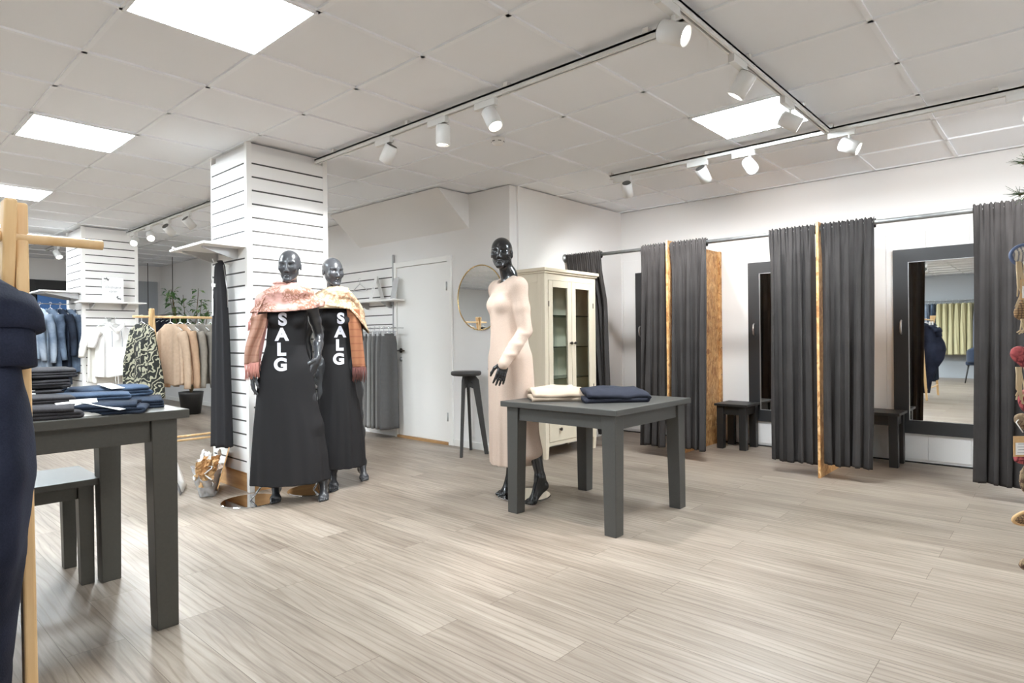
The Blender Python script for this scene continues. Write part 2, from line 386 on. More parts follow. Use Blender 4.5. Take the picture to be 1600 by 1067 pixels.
# white boards lining the cubicles
lb = MB()
y = -.6
while y < 3.9:
    lb.box((6.292, y, .03), (6.3, min(y + .297, 3.915), 2.0)); y += .3
struct(lb.out('trim_2', M['wall'], bevel=.002), 'white board lining low on the cubicle wall', 'trim')

# door
def door():
    b = MB(); b.box((4.335, 5.685, 0), (4.359, 5.732, 1.985)); b.box((4.335, 4.757, 0), (4.359, 4.822, 1.985)); b.box((4.335, 4.822, 1.925), (4.359, 5.685, 1.985))
    d = struct(b.out('door_1', M['cream' if 0 else 'white'], bevel=.003), 'plain white interior door', 'door')
    MB().box((4.348, 4.826, .03), (4.36, 5.681, 1.92)).out('door_leaf', M['white'], d, bevel=.002)
    MB().box((4.33, 4.822, 0), (4.36, 5.685, .028)).out('threshold', M['doorwood'], d)
    h = MB(); h.cyl((4.348, 5.615, .985), (4.338, 5.615, .985), .026); h.cyl((4.34, 5.615, .985), (4.30, 5.615, .985), .009); h.tube([(4.302, 5.62, .985), (4.30, 5.56, .985), (4.302, 5.505, .983)], .009)
    h.out('door_handle', M['knob'], d, True)
    k = MB(); k.cyl((4.348, 5.615, .885), (4.34, 5.615, .885), .024); k.cyl((4.34, 5.615, .885), (4.336, 5.615, .885), .012); k.out('keyhole_plate', M['alu'], d, True)
    for z in (.25, 1.62):
        MB().cyl((4.334, 4.826, z), (4.334, 4.826, z + .09), .009).out('hinge', M['alu'], d, True)
door()
# far shop window with dark frame, a grey door, and the poster
wd = MB()
for lo, hi in (((.2, 13.14, 0), (3.1, 13.2, .12)), ((.2, 13.14, 2.03), (3.1, 13.2, 2.2)), ((.2, 13.14, 0), (.3, 13.2, 2.2)), ((3.0, 13.14, 0), (3.1, 13.2, 2.2)), ((2.26, 13.12, 0), (2.38, 13.2, 2.2)), ((1.3, 13.14, 0), (1.38, 13.2, 2.2))): wd.box(lo, hi)
wdo = struct(wd.out('window_1', M['dark'], bevel=.004), 'dark framed shop window at the far end', 'window')
MB().box((.3, 13.17, .1), (3.0, 13.18, 2.05)).out('window_pane', mat('night_glass', (40, 46, 56), .08), wdo)
struct(MB().box((3.3, 13.16, 0), (4.3, 13.2, 2.27)).out('door_2', M['wall_grey'], bevel=.004), 'grey door on the far wall', 'door')
t = thing('poster', 'bright blue poster hung in the dark far window', 'poster', (2.62, 13.1, 1.45))
MB().box((-.22, -.006, 0), (.235, .006, .5)).out('poster_sheet', M['blue'], t)
MB().cyl((-.23, 0, .5), (.245, 0, .5), .012).out('poster_rail', M['alu'], t)

# ---------------------------------------------------------------- ceiling panels, tracks, spots
VIS = {0: 'large square ceiling light panel at the top left, nearest the camera', 1: 'middle one of the three light panels in a row at left', 2: 'farthest light panel at left, above the wooden rack post', 3: 'light panel in the ceiling beside the right lamp track'}
def panel(k, i, j):
    x, y = tile(i, j)
    t = thing('ceiling_light', VIS.get(k, 'unseen square light panel added in the ceiling to brighten the shop'), 'ceiling light', (x + .3, y + .3, ZC), 0, 'light panels in the ceiling tiles')
    MB().box((-.286, -.286, -.004), (.286, .286, 0)).out('diffuser', M['panel'], t)
    b = MB()
    for lo, hi in (((-.3, -.3, -.006), (.3, -.286, .002)), ((-.3, .286, -.006), (.3, .3, .002)), ((-.3, -.286, -.006), (-.286, .286, .002)), ((.286, -.286, -.006), (.3, .286, .002))): b.box(lo, hi)
    b.out('frame', M['tbar'], t)
for k, (i, j) in enumerate(PAN): panel(k, i, j)

ZT = ZC - .06
def track(lbl, a, b_, ax):
    t = thing('light_track', lbl, 'light track', (0, 0, 0), 0, 'white lamp tracks under the ceiling')
    lo, hi = sorted((a, b_)); r = MB(); s = MB(); c = MB()
    def bx(mb, u0, u1, w0, w1, z0, z1):
        if ax[0] == 'x': mb.box((ax[1] + w0, u0, z0), (ax[1] + w1, u1, z1))
        else: mb.box((u0, ax[1] + w0, z0), (u1, ax[1] + w1, z1))
    bx(r, lo, hi, -.018, -.006, ZT, ZT + .034); bx(r, lo, hi, .006, .018, ZT, ZT + .034); bx(r, lo, hi, -.018, .018, ZT + .022, ZT + .034)
    bx(s, lo + .03, hi - .03, -.006, .006, ZT + .012, ZT + .022)
    u = lo + .2
    while u < hi:
        c = MB(); bx(c, u, u + .03, -.02, .02, ZT + .034, ZC); c.out('clip', M['track'], t); u += .9
    r.out('rail', M['track'], t); s.out('slot', M['dark'], t)
track('long white lamp track running from the front slatted pillar to the right', 1.26, 4.44, ('x', 2.615))
track('short white lamp track at the top right crossing to the wall track', 1.2, 4.66, ('y', 1.235))
track('white lamp track along the wall with the fitting cubicles', -.8, 3.02, ('x', 4.68))
track('white lamp track behind the front pillar leading to the far pillar', 5.2, 9.16, ('x', 2.64))
track('lamp track at far left behind the far pillar', 9.95, 11.6, ('x', 2.25))

SPOT = None
def spot(x, y, tgt, lbl, along, power, size=66, lit=True, zoff=0, big=1.0):
    """a track spot: adapter, stem, can with a bright lens and a rear grille"""
    t = thing('track_spotlight', lbl, 'spotlight', (x, y, ZT), 0, 'white spotlights on the lamp tracks')
    hx, hy = (.085, .016) if along == 'y' else (.016, .085)
    MB().box((-hx, -hy, -.04), (hx, hy, .02)).out('adapter', M['track'], t, bevel=.002)
    ex, ey = (0.05, 0) if along == 'y' else (0, -.05)
    c = Vector((ex, ey, -.115)); MB().cyl((ex, ey, -.035), (ex, ey, -.085), .009).out('stem', M['track'], t, True)
    d = (Vector(tgt) - (Vector((x, y, ZT)) + c)).normalized()
    q = d.to_track_quat('Z', 'Y').to_matrix().to_4x4(); q.translation = c
    R, L = .046, .062
    MB().lathe([(R * .84, -L), (R, -L + .006), (R, L), (R - .006, L), (R - .008, L - .012)], 28, M=q).out('can', M['track'], t, True, bevel=.0)
    MB().lathe([(R - .007, L - .014), (R - .009, L - .012)], 28, M=q).out('lens', M['spot_on'], t)
    g = MB(); g.lathe([(R * .82, -L - .001), (R * .80, -L - .003)], 28, M=q); g.out('rear_grille', M['lamp_in'], t)
    ld = bpy.data.lights.new('spot_lamp', 'SPOT'); ld.energy = power; ld.spot_size = math.radians(size); ld.spot_blend = .6 if size < 90 else .85; ld.color = (.97, .99, 1.0); ld.shadow_soft_size = .035
    lo = bpy.data.objects.new('spot_lamp', ld); COL.objects.link(lo); lo.parent = t
    lo.matrix_local = Matrix.Translation(c + d * (L + .02)) @ (-d).to_track_quat('Z', 'Y').to_matrix().to_4x4()
PW = 76
def aim(x, y, d): return (x + d[0] * 3, y + d[1] * 3, 2.4 + d[2] * 3)
SPOTS = [
 (2.615, 3.55, (-.08, .53, -.8), 'spotlight on the long track nearest the front pillar, turned to the slatted front', 'x', PW * 1.5, 96),
 (2.615, 2.98, (0, .02, -1), 'spotlight on the long track hanging straight down', 'x', PW * .8),
 (2.615, 2.55, (-.03, -.50, -.85), 'spotlight on the long track beside the smoke detector, glowing lens', 'x', PW * 1.5),
 (2.36, 1.235, (.13, -.89, -.45), 'largest spotlight at the top, bright lens, where two tracks meet', 'y', PW * .6),
 (3.10, 1.235, (-.08, .53, -.8), 'spotlight on the crossing track turned away from the camera', 'y', PW),
 (3.84, 1.235, (.35, -.76, -.5), 'spotlight on the crossing track in front of the light panel', 'y', PW),
 (4.68, 2.90, (.55, .22, -.65), 'leftmost spotlight on the wall track, dark grille up', 'x', PW * .85, 125),
 (4.68, 2.20, (.62, -.12, -.65), 'second spotlight from the left on the wall track, dark grille up', 'x', PW * .85, 125),
 (4.68, 1.83, (-.55, -.50, -.58), 'glowing spotlight on the wall track left of the crossing', 'x', PW),
 (4.68, 1.15, (.05, -.88, -.45), 'glowing spotlight on the wall track right of the crossing', 'x', PW * .6),
 (4.68, .18, (.70, .25, -.55), 'spotlight on the wall track cut by the right picture edge', 'x', PW * .55, 125),
 (2.64, 7.15, (.62, .10, -.6), 'unlit-looking spotlight nearest the front pillar on the rear track', 'x', PW),
 (2.64, 7.75, (.62, .30, -.5), 'rear track spotlight second from the front pillar, facing away', 'x', PW),
 (2.64, 8.35, (-.2, -.75, -.6), 'right one of the two glowing spotlights near the far pillar', 'x', PW * .8),
 (2.64, 8.95, (-.35, -.75, -.55), 'left one of the two glowing spotlights near the far pillar', 'x', PW * .8),
 (2.25, 11.0, (.2, -.55, -.7), 'small spotlight at far left above the denim jackets', 'x', PW * .8),
]
SPOTS = [(x, y, aim(x, y, d)) + tuple(r) for x, y, d, *r in SPOTS]
for a in SPOTS: spot(*a)
for sx, sy, tg in ((-2.4, 2.2, (-6, 2.0, 1.0)), (-2.4, 5.5, (-6, 6.0, 1.0)), (.3, 1.6 - 2.4, (.6, 2.6, .8)), (.2, 5.6, (1.5, 8.8, 1.0)), (-.6, 8.0, (1.9, 9.6, 1.1))):  # unseen lamps without a track, extra light on side wall, table and pillar
    spot(sx, sy, tg, 'unseen extra spotlight lighting the shop from out of view', 'x', PW)
t = thing('smoke_detector', 'round white smoke detector on a ceiling tile', 'smoke detector', (3.28, 3.08, ZC - .004))
MB().lathe([(.052, 0), (.052, -.014), (.046, -.026), (.046, -.032), (.034, -.046), (.01, -.05)], 28).out('housing', M['white'], t, True)
b = MB()
for a in range(6):
    c = math.cos(a * PI / 3), math.sin(a * PI / 3); b.box((-.012, -.004, -.03), (.012, .004, -.026), M=Matrix.Translation((c[0] * .044, c[1] * .044, 0)) @ Matrix.Rotation(a * PI / 3 + PI / 2, 4, 'Z'))
b.out('vent_slot', M['dark'], t)
# ---------------------------------------------------------------- slatted pillars and wall panel
def slats(mb, lo, hi, u_axis, face, z0, z1, pitch=.1, gap=.0125, th=.016, out=-1):
    """horizontal boards on a vertical face; u_axis 'x' or 'y'; face = coordinate of the backing; boards stick out by th towards out"""
    def bx(u0, u1, d0, d1, a, b, mi):
        d0, d1 = sorted((face + out * d0, face + out * d1))
        if u_axis == 'x': mb.box((u0, d0, a), (u1, d1, b), mi)
        else: mb.box((d0, u0, a), (d1, u1, b), mi)
    bx(lo, hi, 0, th - .0035, z0, z1, 1)  # backing almost fills the gaps; its dark tone stands in for shade
    z = z1
    while z > z0 + .02:
        zb = max(z0, z - pitch + gap); bx(lo, hi, th - .0035, th, zb, z, 0); z -= pitch
def pillar(x0, y0, x1, y1, lbl, zt, zl):
    t = thing('slatted_pillar', lbl, 'pillar', (x0, y0, 0), 0, 'pillars clad in white slat boards')
    dx, dy = x1 - x0, y1 - y0
    MB().box((.03, .03, 0), (dx - .03, dy - .03, ZC)).out('core', M['wall'], t)
    b = MB(); slats(b, .035, dx - .03, 'x', .018, .14, zt); b.out('slat_panel', [M['slat'], M['groove_shade']], t)
    b = MB(); slats(b, .035, dy - .012, 'y', .018, .14, zt); b.out('slat_panel', [M['slat'], M['groove_shade']], t)
    b = MB(); slats(b, .035, dy - .012, 'y', dx - .018, .14, zt, out=1); b.out('slat_panel', [M['slat'], M['groove_shade']], t)
    for cx, cy in ((0, 0), (dx - .04, 0), (0, dy - .012), (dx - .04, dy - .012)):
        MB().box((cx, cy, 0), (cx + .04, cy + (.04 if cy == 0 else .012), zt + .06)).out('corner_trim', M['white'], t, bevel=.002)
    b = MB(); b.box((.04, .008, 0), (dx - .04, .03, .14)); b.box((.008, .04, 0), (.03, dy - .012, .14)); b.out('plinth', M['oak'], t)
    return t
pillar(2.055, 4.455, 2.72, 5.085, 'white slatted pillar behind the two mannequins in black dresses', 2.515, 0)
pillar(2.135, 9.2, 2.77, 9.95, 'far white slatted pillar carrying the sign shelf and white tops', 2.515, 0)
t = thing('mounted_slat_panel', 'white slat board panel on the wall beside the door', 'wall panel', (4.358, 5.735, .3))
b = MB(); slats(b, .012, 1.5, 'y', -.004, 0, 1.735, pitch=.108); b.out('slat_panel', [M['slat'], M['groove_shade']], t)
MB().box((-.03, 0, 0), (0, .012, 1.78)).out('edge_trim', M['alu'], t)
MB().box((-.03, 1.5, 0), (0, 1.512, 1.78)).out('edge_trim', M['alu'], t)

def shelf(lbl, loc, size, out, brackets, lip=.018):
    """size (along, depth); out: 'x-' or 'y-' = direction in which it sticks out of its face"""
    t = thing('wall_shelf', lbl, 'shelf', loc, 0 if out == 'y-' else -PI / 2, 'white shelves hooked into slat boards')
    L, Dp = size
    MB().box((-L / 2, -Dp, 0), (L / 2, 0, lip)).out('board', M['white'], t, bevel=.002)
    for u in brackets:
        Mx = Matrix.Translation((u, 0, 0)) @ Matrix(((0, 0, 1, 0), (1, 0, 0, 0), (0, 1, 0, 0), (0, 0, 0, 1)))
        MB().prism([(0, 0), (0, -.075), (-.03, -.075), (-Dp * .85, -.012), (-Dp * .85, 0)], -.006, .006, Mx).out('bracket', M['alu'], t)
    return t
shelf('empty white shelf high on the left side of the front pillar', (2.057, 4.80, 1.80), (.64, .30), 'x-', (-.18, .18))
shelf('white shelf on the far pillar holding the framed sign', (2.42, 9.2, 1.605), (.74, .26), 'y-', (-.2, .16))
shelf('white shelf at left side of the far pillar above the denim jackets', (2.135, 9.55, 1.74), (.6, .42), 'x-', (-.2, .2))
shelf('white wall shelf beside the door with the folded white card', (4.338, 6.0, 1.545), (.94, .16), 'x-', (-.22, .22))
t = thing('display_peg', 'white display peg below the shelf on the front pillar', 'display arm', (2.055, 5.0, 1.745))
MB().tube([(0, 0, 0), (-.29, .02, .055), (-.30, .02, .075)], .006).out('arm', M['white'], t, True)
MB().ball((-.305, .02, .07), .011).out('end_cap', M['white'], t, True)

# sign on the far shelf
t = thing('framed_sign', 'white sign in a clear holder reading Ordinære varer on the far shelf', 'sign', (2.43, 9.03, 1.623), -.02)
MB().box((-.118, -.004, 0), (.118, .004, .315)).out('sheet', M['paper'], t)
b = MB(); b.box((-.12, .0045, 0), (.12, .0065, .318)); b.box((-.12, .0, -.004), (.12, .09, -.001)); b.out('holder', M['acryl'], t)
def text_mesh(txt, size, name, m, parent, loc, rot, bold=0, ext=.0006, shear=0):
    cu = bpy.data.curves.new(name, 'FONT'); cu.body = txt; cu.size = size; cu.align_x = 'CENTER'; cu.align_y = 'CENTER'; cu.offset = bold; cu.extrude = ext; cu.shear = shear
    tmp = bpy.data.objects.new(name, cu); COL.objects.link(tmp)
    me = bpy.data.meshes.new_from_object(tmp.evaluated_get(bpy.context.evaluated_depsgraph_get()))
    bpy.data.objects.remove(tmp); me.name = name; me.materials.clear(); me.materials.append(m)
    o = bpy.data.objects.new(name, me); COL.objects.link(o); o.parent = parent; o.location = loc; o.rotation_euler = rot
    return o
text_mesh('Ordinære', .044, 'lettering', M['ink'], t, (0, -.0045, .185), (PI / 2, 0, 0), shear=.25)
text_mesh('varer', .044, 'lettering', M['ink'], t, (0, -.0045, .135), (PI / 2, 0, 0), shear=.25)
b = MB()
for cx, cz, sg in ((-.075, .27, 1), (.07, .065, -1)):
    for k in range(9):
        a = (k / 9) * 2.6 + (0 if sg > 0 else PI * .9); L = .018 + .014 * ((k * 7) % 3) / 2
        x, z = cx + math.cos(a) * .012, cz + math.sin(a) * .012
        dx, dz = math.cos(a) * L, math.sin(a) * L; nx, nz = -math.sin(a) * .0045, math.cos(a) * .0045
        b.add([(x, -.0047, z), (x + dx / 2 + nx, -.0047, z + dz / 2 + nz), (x + dx, -.0047, z + dz), (x + dx / 2 - nx, -.0047, z + dz / 2 - nz)], [(0, 1, 2, 3)])
    b.tube([(cx - .03 * sg, -.0047, cz - .028), (cx, -.0047, cz), (cx + .034 * sg, -.0047, cz + .018)], .0012, 6)
b.out('leaf_sprig', M['inkdark'], t)
# card tent and clear holder on the shelf beside the door
t = thing('card_tent', 'folded white card standing on the shelf beside the door', 'card', (4.262, 5.955, 1.563), -PI / 2 - .35)
b = MB()
b.add([(-.075, -.075, 0), (.075, -.075, 0), (.055, 0, .285), (-.055, 0, .285)], [(0, 1, 2, 3)]); b.add([(-.075, .075, 0), (.075, .075, 0), (.055, 0, .285), (-.055, 0, .285)], [(3, 2, 1, 0)])
b.out('folded_sheet', M['paper'], t, solid=.0015)
MB().box((-.018, -.0405, .139), (.018, -.0395, .147), M=Matrix.Rotation(-.0, 4, 'X')).out('printed_line', M['ink'], t)
t = thing('sign_holder', 'empty frosted sign holder leaning on the shelf beside the door', 'sign holder', (4.27, 5.66, 1.563), -PI / 2 - .25)
MB().box((-.075, -.002, 0), (.075, .002, .25), M=Matrix.Rotation(-.18, 4, 'X')).out('sheet', M['frost'], t)
MB().box((-.075, -.002, 0), (.075, .06, .004)).out('foot', M['frost'], t)

# ---------------------------------------------------------------- tables, benches, stools
def table(lbl, x0, y0, x1, y1, zt, m, leg=.092, over=.03, top=.034, apron=.085, name='display_table', cat='table', inset=.0, group=None, taper=.84):
    cx, cy = (x0 + x1) / 2, (y0 + y1) / 2
    t = thing(name, lbl, cat, (cx, cy, 0), 0, group)
    hx, hy = (x1 - x0) / 2, (y1 - y0) / 2
    MB().box((-hx, -hy, zt - top), (hx, hy, zt)).out('table_top' if 'table' in name else 'seat', m, t, bevel=.003)
    ax, ay = hx - over, hy - over
    for sx in (-1, 1):
        for sy in (-1, 1):
            xa, ya = sx * ax, sy * ay; xb, yb = xa - sx * leg, ya - sy * leg
            vs = []
            for z, k in ((0, taper), (zt - top, 1)):
                x2, y2 = xa - sx * leg * k, ya - sy * leg * k
                vs += [(min(xa, x2), min(ya, y2), z), (max(xa, x2), min(ya, y2), z), (max(xa, x2), max(ya, y2), z), (min(xa, x2), max(ya, y2), z)]
            MB().add(vs, [(0, 3, 2, 1), (4, 5, 6, 7), (0, 1, 5, 4), (1, 2, 6, 5), (2, 3, 7, 6), (3, 0, 4, 7)]).out('leg', m, t, bevel=.003)
    i = .014
    for sy in (-1, 1):
        y = sy * (ay - i); MB().box((-ax + leg, min(y, y - sy * .022), zt - top - apron), (ax - leg, max(y, y - sy * .022), zt - top)).out('apron', m, t, bevel=.002)
    for sx in (-1, 1):
        x = sx * (ax - i); MB().box((min(x, x - sx * .022), -ay + leg, zt - top - apron), (max(x, x - sx * .022), ay - leg, zt - top)).out('apron', m, t, bevel=.002)
    return t
table('square charcoal table in the middle of the floor with two folded sweaters', 2.88, 1.835, 3.775, 2.706, .712, M['table'])
table('charcoal table at left piled with folded jeans', -.55, 2.575, .952, 3.435, .848, M['table2'], over=.034)
table('low charcoal bench standing behind the jeans table at left', .22, 3.33, .85, 3.75, .487, M['table2'], leg=.062, over=.03, top=.03, apron=.06, name='low_bench', cat='bench', group='low dark benches')
table('low black bench in the middle cubicle beside the chipboard partition', 5.90, 2.30, 6.26, 2.625, .445, M['black'], leg=.068, over=.018, top=.022, apron=.085, name='low_bench', cat='bench', group='low dark benches', taper=.95)
table('low black bench in the right cubicle half behind the curtain', 5.92, 1.04, 6.26, 1.40, .455, M['black'], leg=.068, over=.018, top=.022, apron=.085, name='low_bench', cat='bench', group='low dark benches', taper=.95)

def bar_stool():
    t = thing('bar_stool', 'tall dark three-legged stool with round seat beside the pink-dressed mannequin', 'stool', (4.13, 4.33, 0), .15)
    m = mat('stool_stain', (52, 50, 48), .5, var=.1, vscale=9)
    MB().lathe([(.13, .755), (.146, .765), (.148, .785), (.14, .797), (.05, .793), (.01, .792)], 36).out('seat', m, t, True)
    for k, a in enumerate((-2.75, -1.15, .45)):
        a += .0
        R = Matrix.Rotation(a, 4, 'Z')
        # leg board in its own radial plane: bracket at the top, tapering straight leg
        Mx = R @ Matrix(((1, 0, 0, 0), (0, 0, 1, 0), (0, 1, 0, 0), (0, 0, 0, 1)))
        MB().prism([(.012, .755), (.092, .755), (.125, .715), (.215, 0), (.178, 0), (.072, .63), (.05, .64), (.012, .64)], -.011, .011, Mx).out('leg', m, t, bevel=.002)
        q = Matrix.Translation((math.cos(a) * .06, math.sin(a) * .06, .69))
        MB().cyl(tuple(q @ Vector((-math.sin(a) * .013, math.cos(a) * .013, 0))), tuple(q @ Vector((math.sin(a) * .013, -math.cos(a) * .013, 0))), .012).out('bolt', M['dark'], t, True)
    MB().cyl((0, 0, .64), (0, 0, .755), .02).out('hub', m, t, True)
bar_stool()

# ---------------------------------------------------------------- glass cabinet
def cabinet():
    t = thing('glass_cabinet', 'tall cream display cabinet with two glass doors and a drawer', 'cabinet', (4.365, 3.535, 0))
    W, Dp, Ht = .81, .37, 1.735
    m = M['cream']
    b = MB(); b.box((-.03, -.03, Ht - .012), (W + .03, Dp, Ht + .018)); b.box((-.015, -.015, Ht - .03), (W + .015, Dp, Ht - .012)); b.out('cornice', m, t, bevel=.004)
    b = MB()
    b.box((0, 0, .115), (.05, .04, Ht - .03)); b.box((W - .05, 0, .115), (W, .04, Ht - .03))      # front stiles
    b.box((.05, 0, Ht - .09), (W - .05, .035, Ht - .03)); b.box((.05, 0, .115), (W - .05, .035, .15)); b.box((.05, 0, .375), (W - .05, .035, .40))
    b.box((0, 0.04, .115), (.018, .085, Ht - .03)); b.box((0, Dp - .06, .115), (.018, Dp, Ht - .03)); b.box((0, .085, Ht - .11), (.018, Dp - .06, Ht - .03)); b.box((0, .085, .115), (.018, Dp - .06, .2))
    b.box((W - .018, .04, .115), (W, Dp, Ht - .03)); b.box((0, Dp - .01, .115), (W, Dp, Ht - .03), 1)
    b.box((.018, .035, .115), (W - .018, Dp, .135)); b.box((.018, .035, .385), (W - .018, Dp, .40)); b.box((.018, .0, Ht - .035), (W - .018, Dp, Ht - .03))
    b.out('carcass', [m, M['creamin']], t, bevel=.0015)
    MB().box((.008, .08, .19), (.014, Dp - .055, Ht - .10)).out('side_panel', m, t)
    for x in (0, W - .05):
        for y in (0, Dp - .045):
            MB().box((x, y, 0), (x + .05, y + .045, .115), taper=.72).out('leg', m, t, bevel=.002)
    for k in range(3):
        MB().box((.02, .05, .72 + .3 * k), (W - .02, Dp - .012, .726 + .3 * k)).out('glass_shelf', M['shelfglass'], t)
    dw = (W - .10) / 2
    for k in range(2):
        x0 = .052 + k * dw; x1 = x0 + dw - .004
        z0, z1 = .405, Ht - .093; s = .062
        d = MB()
        d.box((x0, -.006, z0), (x0 + s, .014, z1)); d.box((x1 - s, -.006, z0), (x1, .014, z1)); d.box((x0 + s, -.006, z1 - s), (x1 - s, .014, z1)); d.box((x0 + s, -.006, z0), (x1 - s, .014, z0 + .075))
        d = d.out('glass_door', m, t, bevel=.002)
        MB().add([(x0 + s - .004, .005, z0 + .07), (x1 - s + .004, .005, z0 + .07), (x1 - s + .004, .005, z1 - s + .004), (x0 + s - .004, .005, z1 - s + .004)], [(0, 1, 2, 3)]).out('pane', M['glass'], d)
        kx = x1 - .03 if k == 0 else x0 + .03
        MB().lathe([(.006, 0), (.006, .012), (.014, .018), (.015, .026), (.008, .032)], 16, M=Matrix.Translation((kx, -.006, 1.06)) @ Matrix.Rotation(PI / 2, 4, 'X')).out('knob', M['knob'], d, True)
        for z in (.6, 1.4): MB().cyl((x0 if k == 0 else x1, -.008, z), (x0 if k == 0 else x1, -.008, z + .05), .004, n=10).out('hinge', M['knob'], d)
    d = MB().box((.054, -.005, .153), (W - .054, .012, .373)).out('drawer', m, t, bevel=.002)
    for x in (.2, W - .2):
        MB().lathe([(.006, 0), (.006, .012), (.015, .018), (.016, .026), (.008, .032)], 16, M=Matrix.Translation((x, -.005, .262)) @ Matrix.Rotation(PI / 2, 4, 'X')).out('knob', M['knob'], d, True)
cabinet()
# round mirror on the wall beside the door
t = thing('round_mirror', 'round wall mirror with thin brass rim above the tall stool', 'mirror', (4.356, 4.345, 1.52))
Rm = Matrix.Rotation(-PI / 2, 4, 'Y')
MB().lathe([(.318, 0), (.318, .010), (.01, .010)], 72, M=Rm).out('glass', M['mirror'], t)
MB().tube([Rm @ Vector((.322 * math.cos(k * 2 * PI / 72), .322 * math.sin(k * 2 * PI / 72), .011)) for k in range(72)], .006, 8, closed=True).out('rim', M['brass'], t, True)

# ---------------------------------------------------------------- fitting cubicles
M['osbedge'] = osb_mat('osb_cut_edge')
def partition(lbl, y):
    t = thing('chipboard_divider', lbl, 'partition', (5.16, y, 0), 0, 'chipboard partitions between cubicles')
    MB().box((0, -.009, .0), (1.13, .009, 1.995)).out('board', M['osb'], t)
    MB().box((-.003, -.009, .0), (-.0005, .009, 1.995)).out('front_edge', M['osbedge'], t)
    MB().box((1.085, -.032, .0), (1.128, -.0095, 1.995)).out('wall_batten', M['osb'], t)
    for k in range(7): MB().cyl((1.106, -.032, .15 + .28 * k), (1.106, -.034, .15 + .28 * k), .006, n=10).out('screw', M['dark'], t)
partition('chipboard partition left of the middle cubicle', 2.732)
partition('chipboard partition between the middle and right cubicles', 1.447)
t = thing('curtain_rod', 'long galvanised steel pipe carrying the dark curtains', 'curtain rod', (5.2, 0, 1.945))
MB().cyl((0, -2.0, 0), (0, 3.928, 0), .0172, n=20).out('pipe', M['steel'], t, True)
MB().lathe([(.045, 0), (.045, .008), (.024, .01), (.022, .03)], 24, M=Matrix.Translation((0, 3.93, 0)) @ Matrix.Rotation(PI / 2, 4, 'X')).out('wall_flange', M['steel'], t, True)

def wall_mirror(lbl, y1):
    t = thing('cubicle_mirror', lbl, 'mirror', (6.292, y1, .255), 0, 'black framed mirror panels in the cubicles')
    W, Hh = .72, 1.595
    b = MB(); fr = .112
    for lo, hi in (((-.022, -fr, 0), (0, 0, Hh)), ((-.022, -W, 0), (0, -W + fr, Hh)), ((-.022, -W + fr, 0), (0, -fr, fr)), ((-.022, -W + fr, Hh - fr), (0, -fr, Hh))): b.box(lo, hi)
    b.box((-.006, -W + fr, fr), (0, -fr, Hh - fr))
    b.out('frame', M['blackframe'], t)
    MB().box((-.012, -W + fr, fr), (-.0065, -fr, Hh - fr)).out('glass', M['mirror'], t)
    b = MB(); e = .004
    for lo, hi in (((-.024, -fr - e, fr), (-.006, -fr, Hh - fr)), ((-.024, -W + fr, fr), (-.006, -W + fr + e, Hh - fr)), ((-.024, -W + fr, fr), (-.006, -fr, fr + e)), ((-.024, -W + fr, Hh - fr - e), (-.006, -fr, Hh - fr))): b.box(lo, hi)
    b.out('inner_edge', M['alu'], t)
    p = [(-.022, -.06, .86), (-.045, -.06, .875), (-.052, -.06, .92), (-.045, -.06, .965), (-.022, -.06, .98)]
    MB().tube(p, [.006, .008, .0085, .008, .006], 12).out('pull_handle', M['alu'], t, True)
wall_mirror('mirror in the left cubicle, only its black frame edge showing', 3.725)
wall_mirror('mirror in the middle cubicle reflecting the chipboard partition', 2.418)
wall_mirror('large mirror in the right cubicle reflecting trousers and a chair', 1.142)

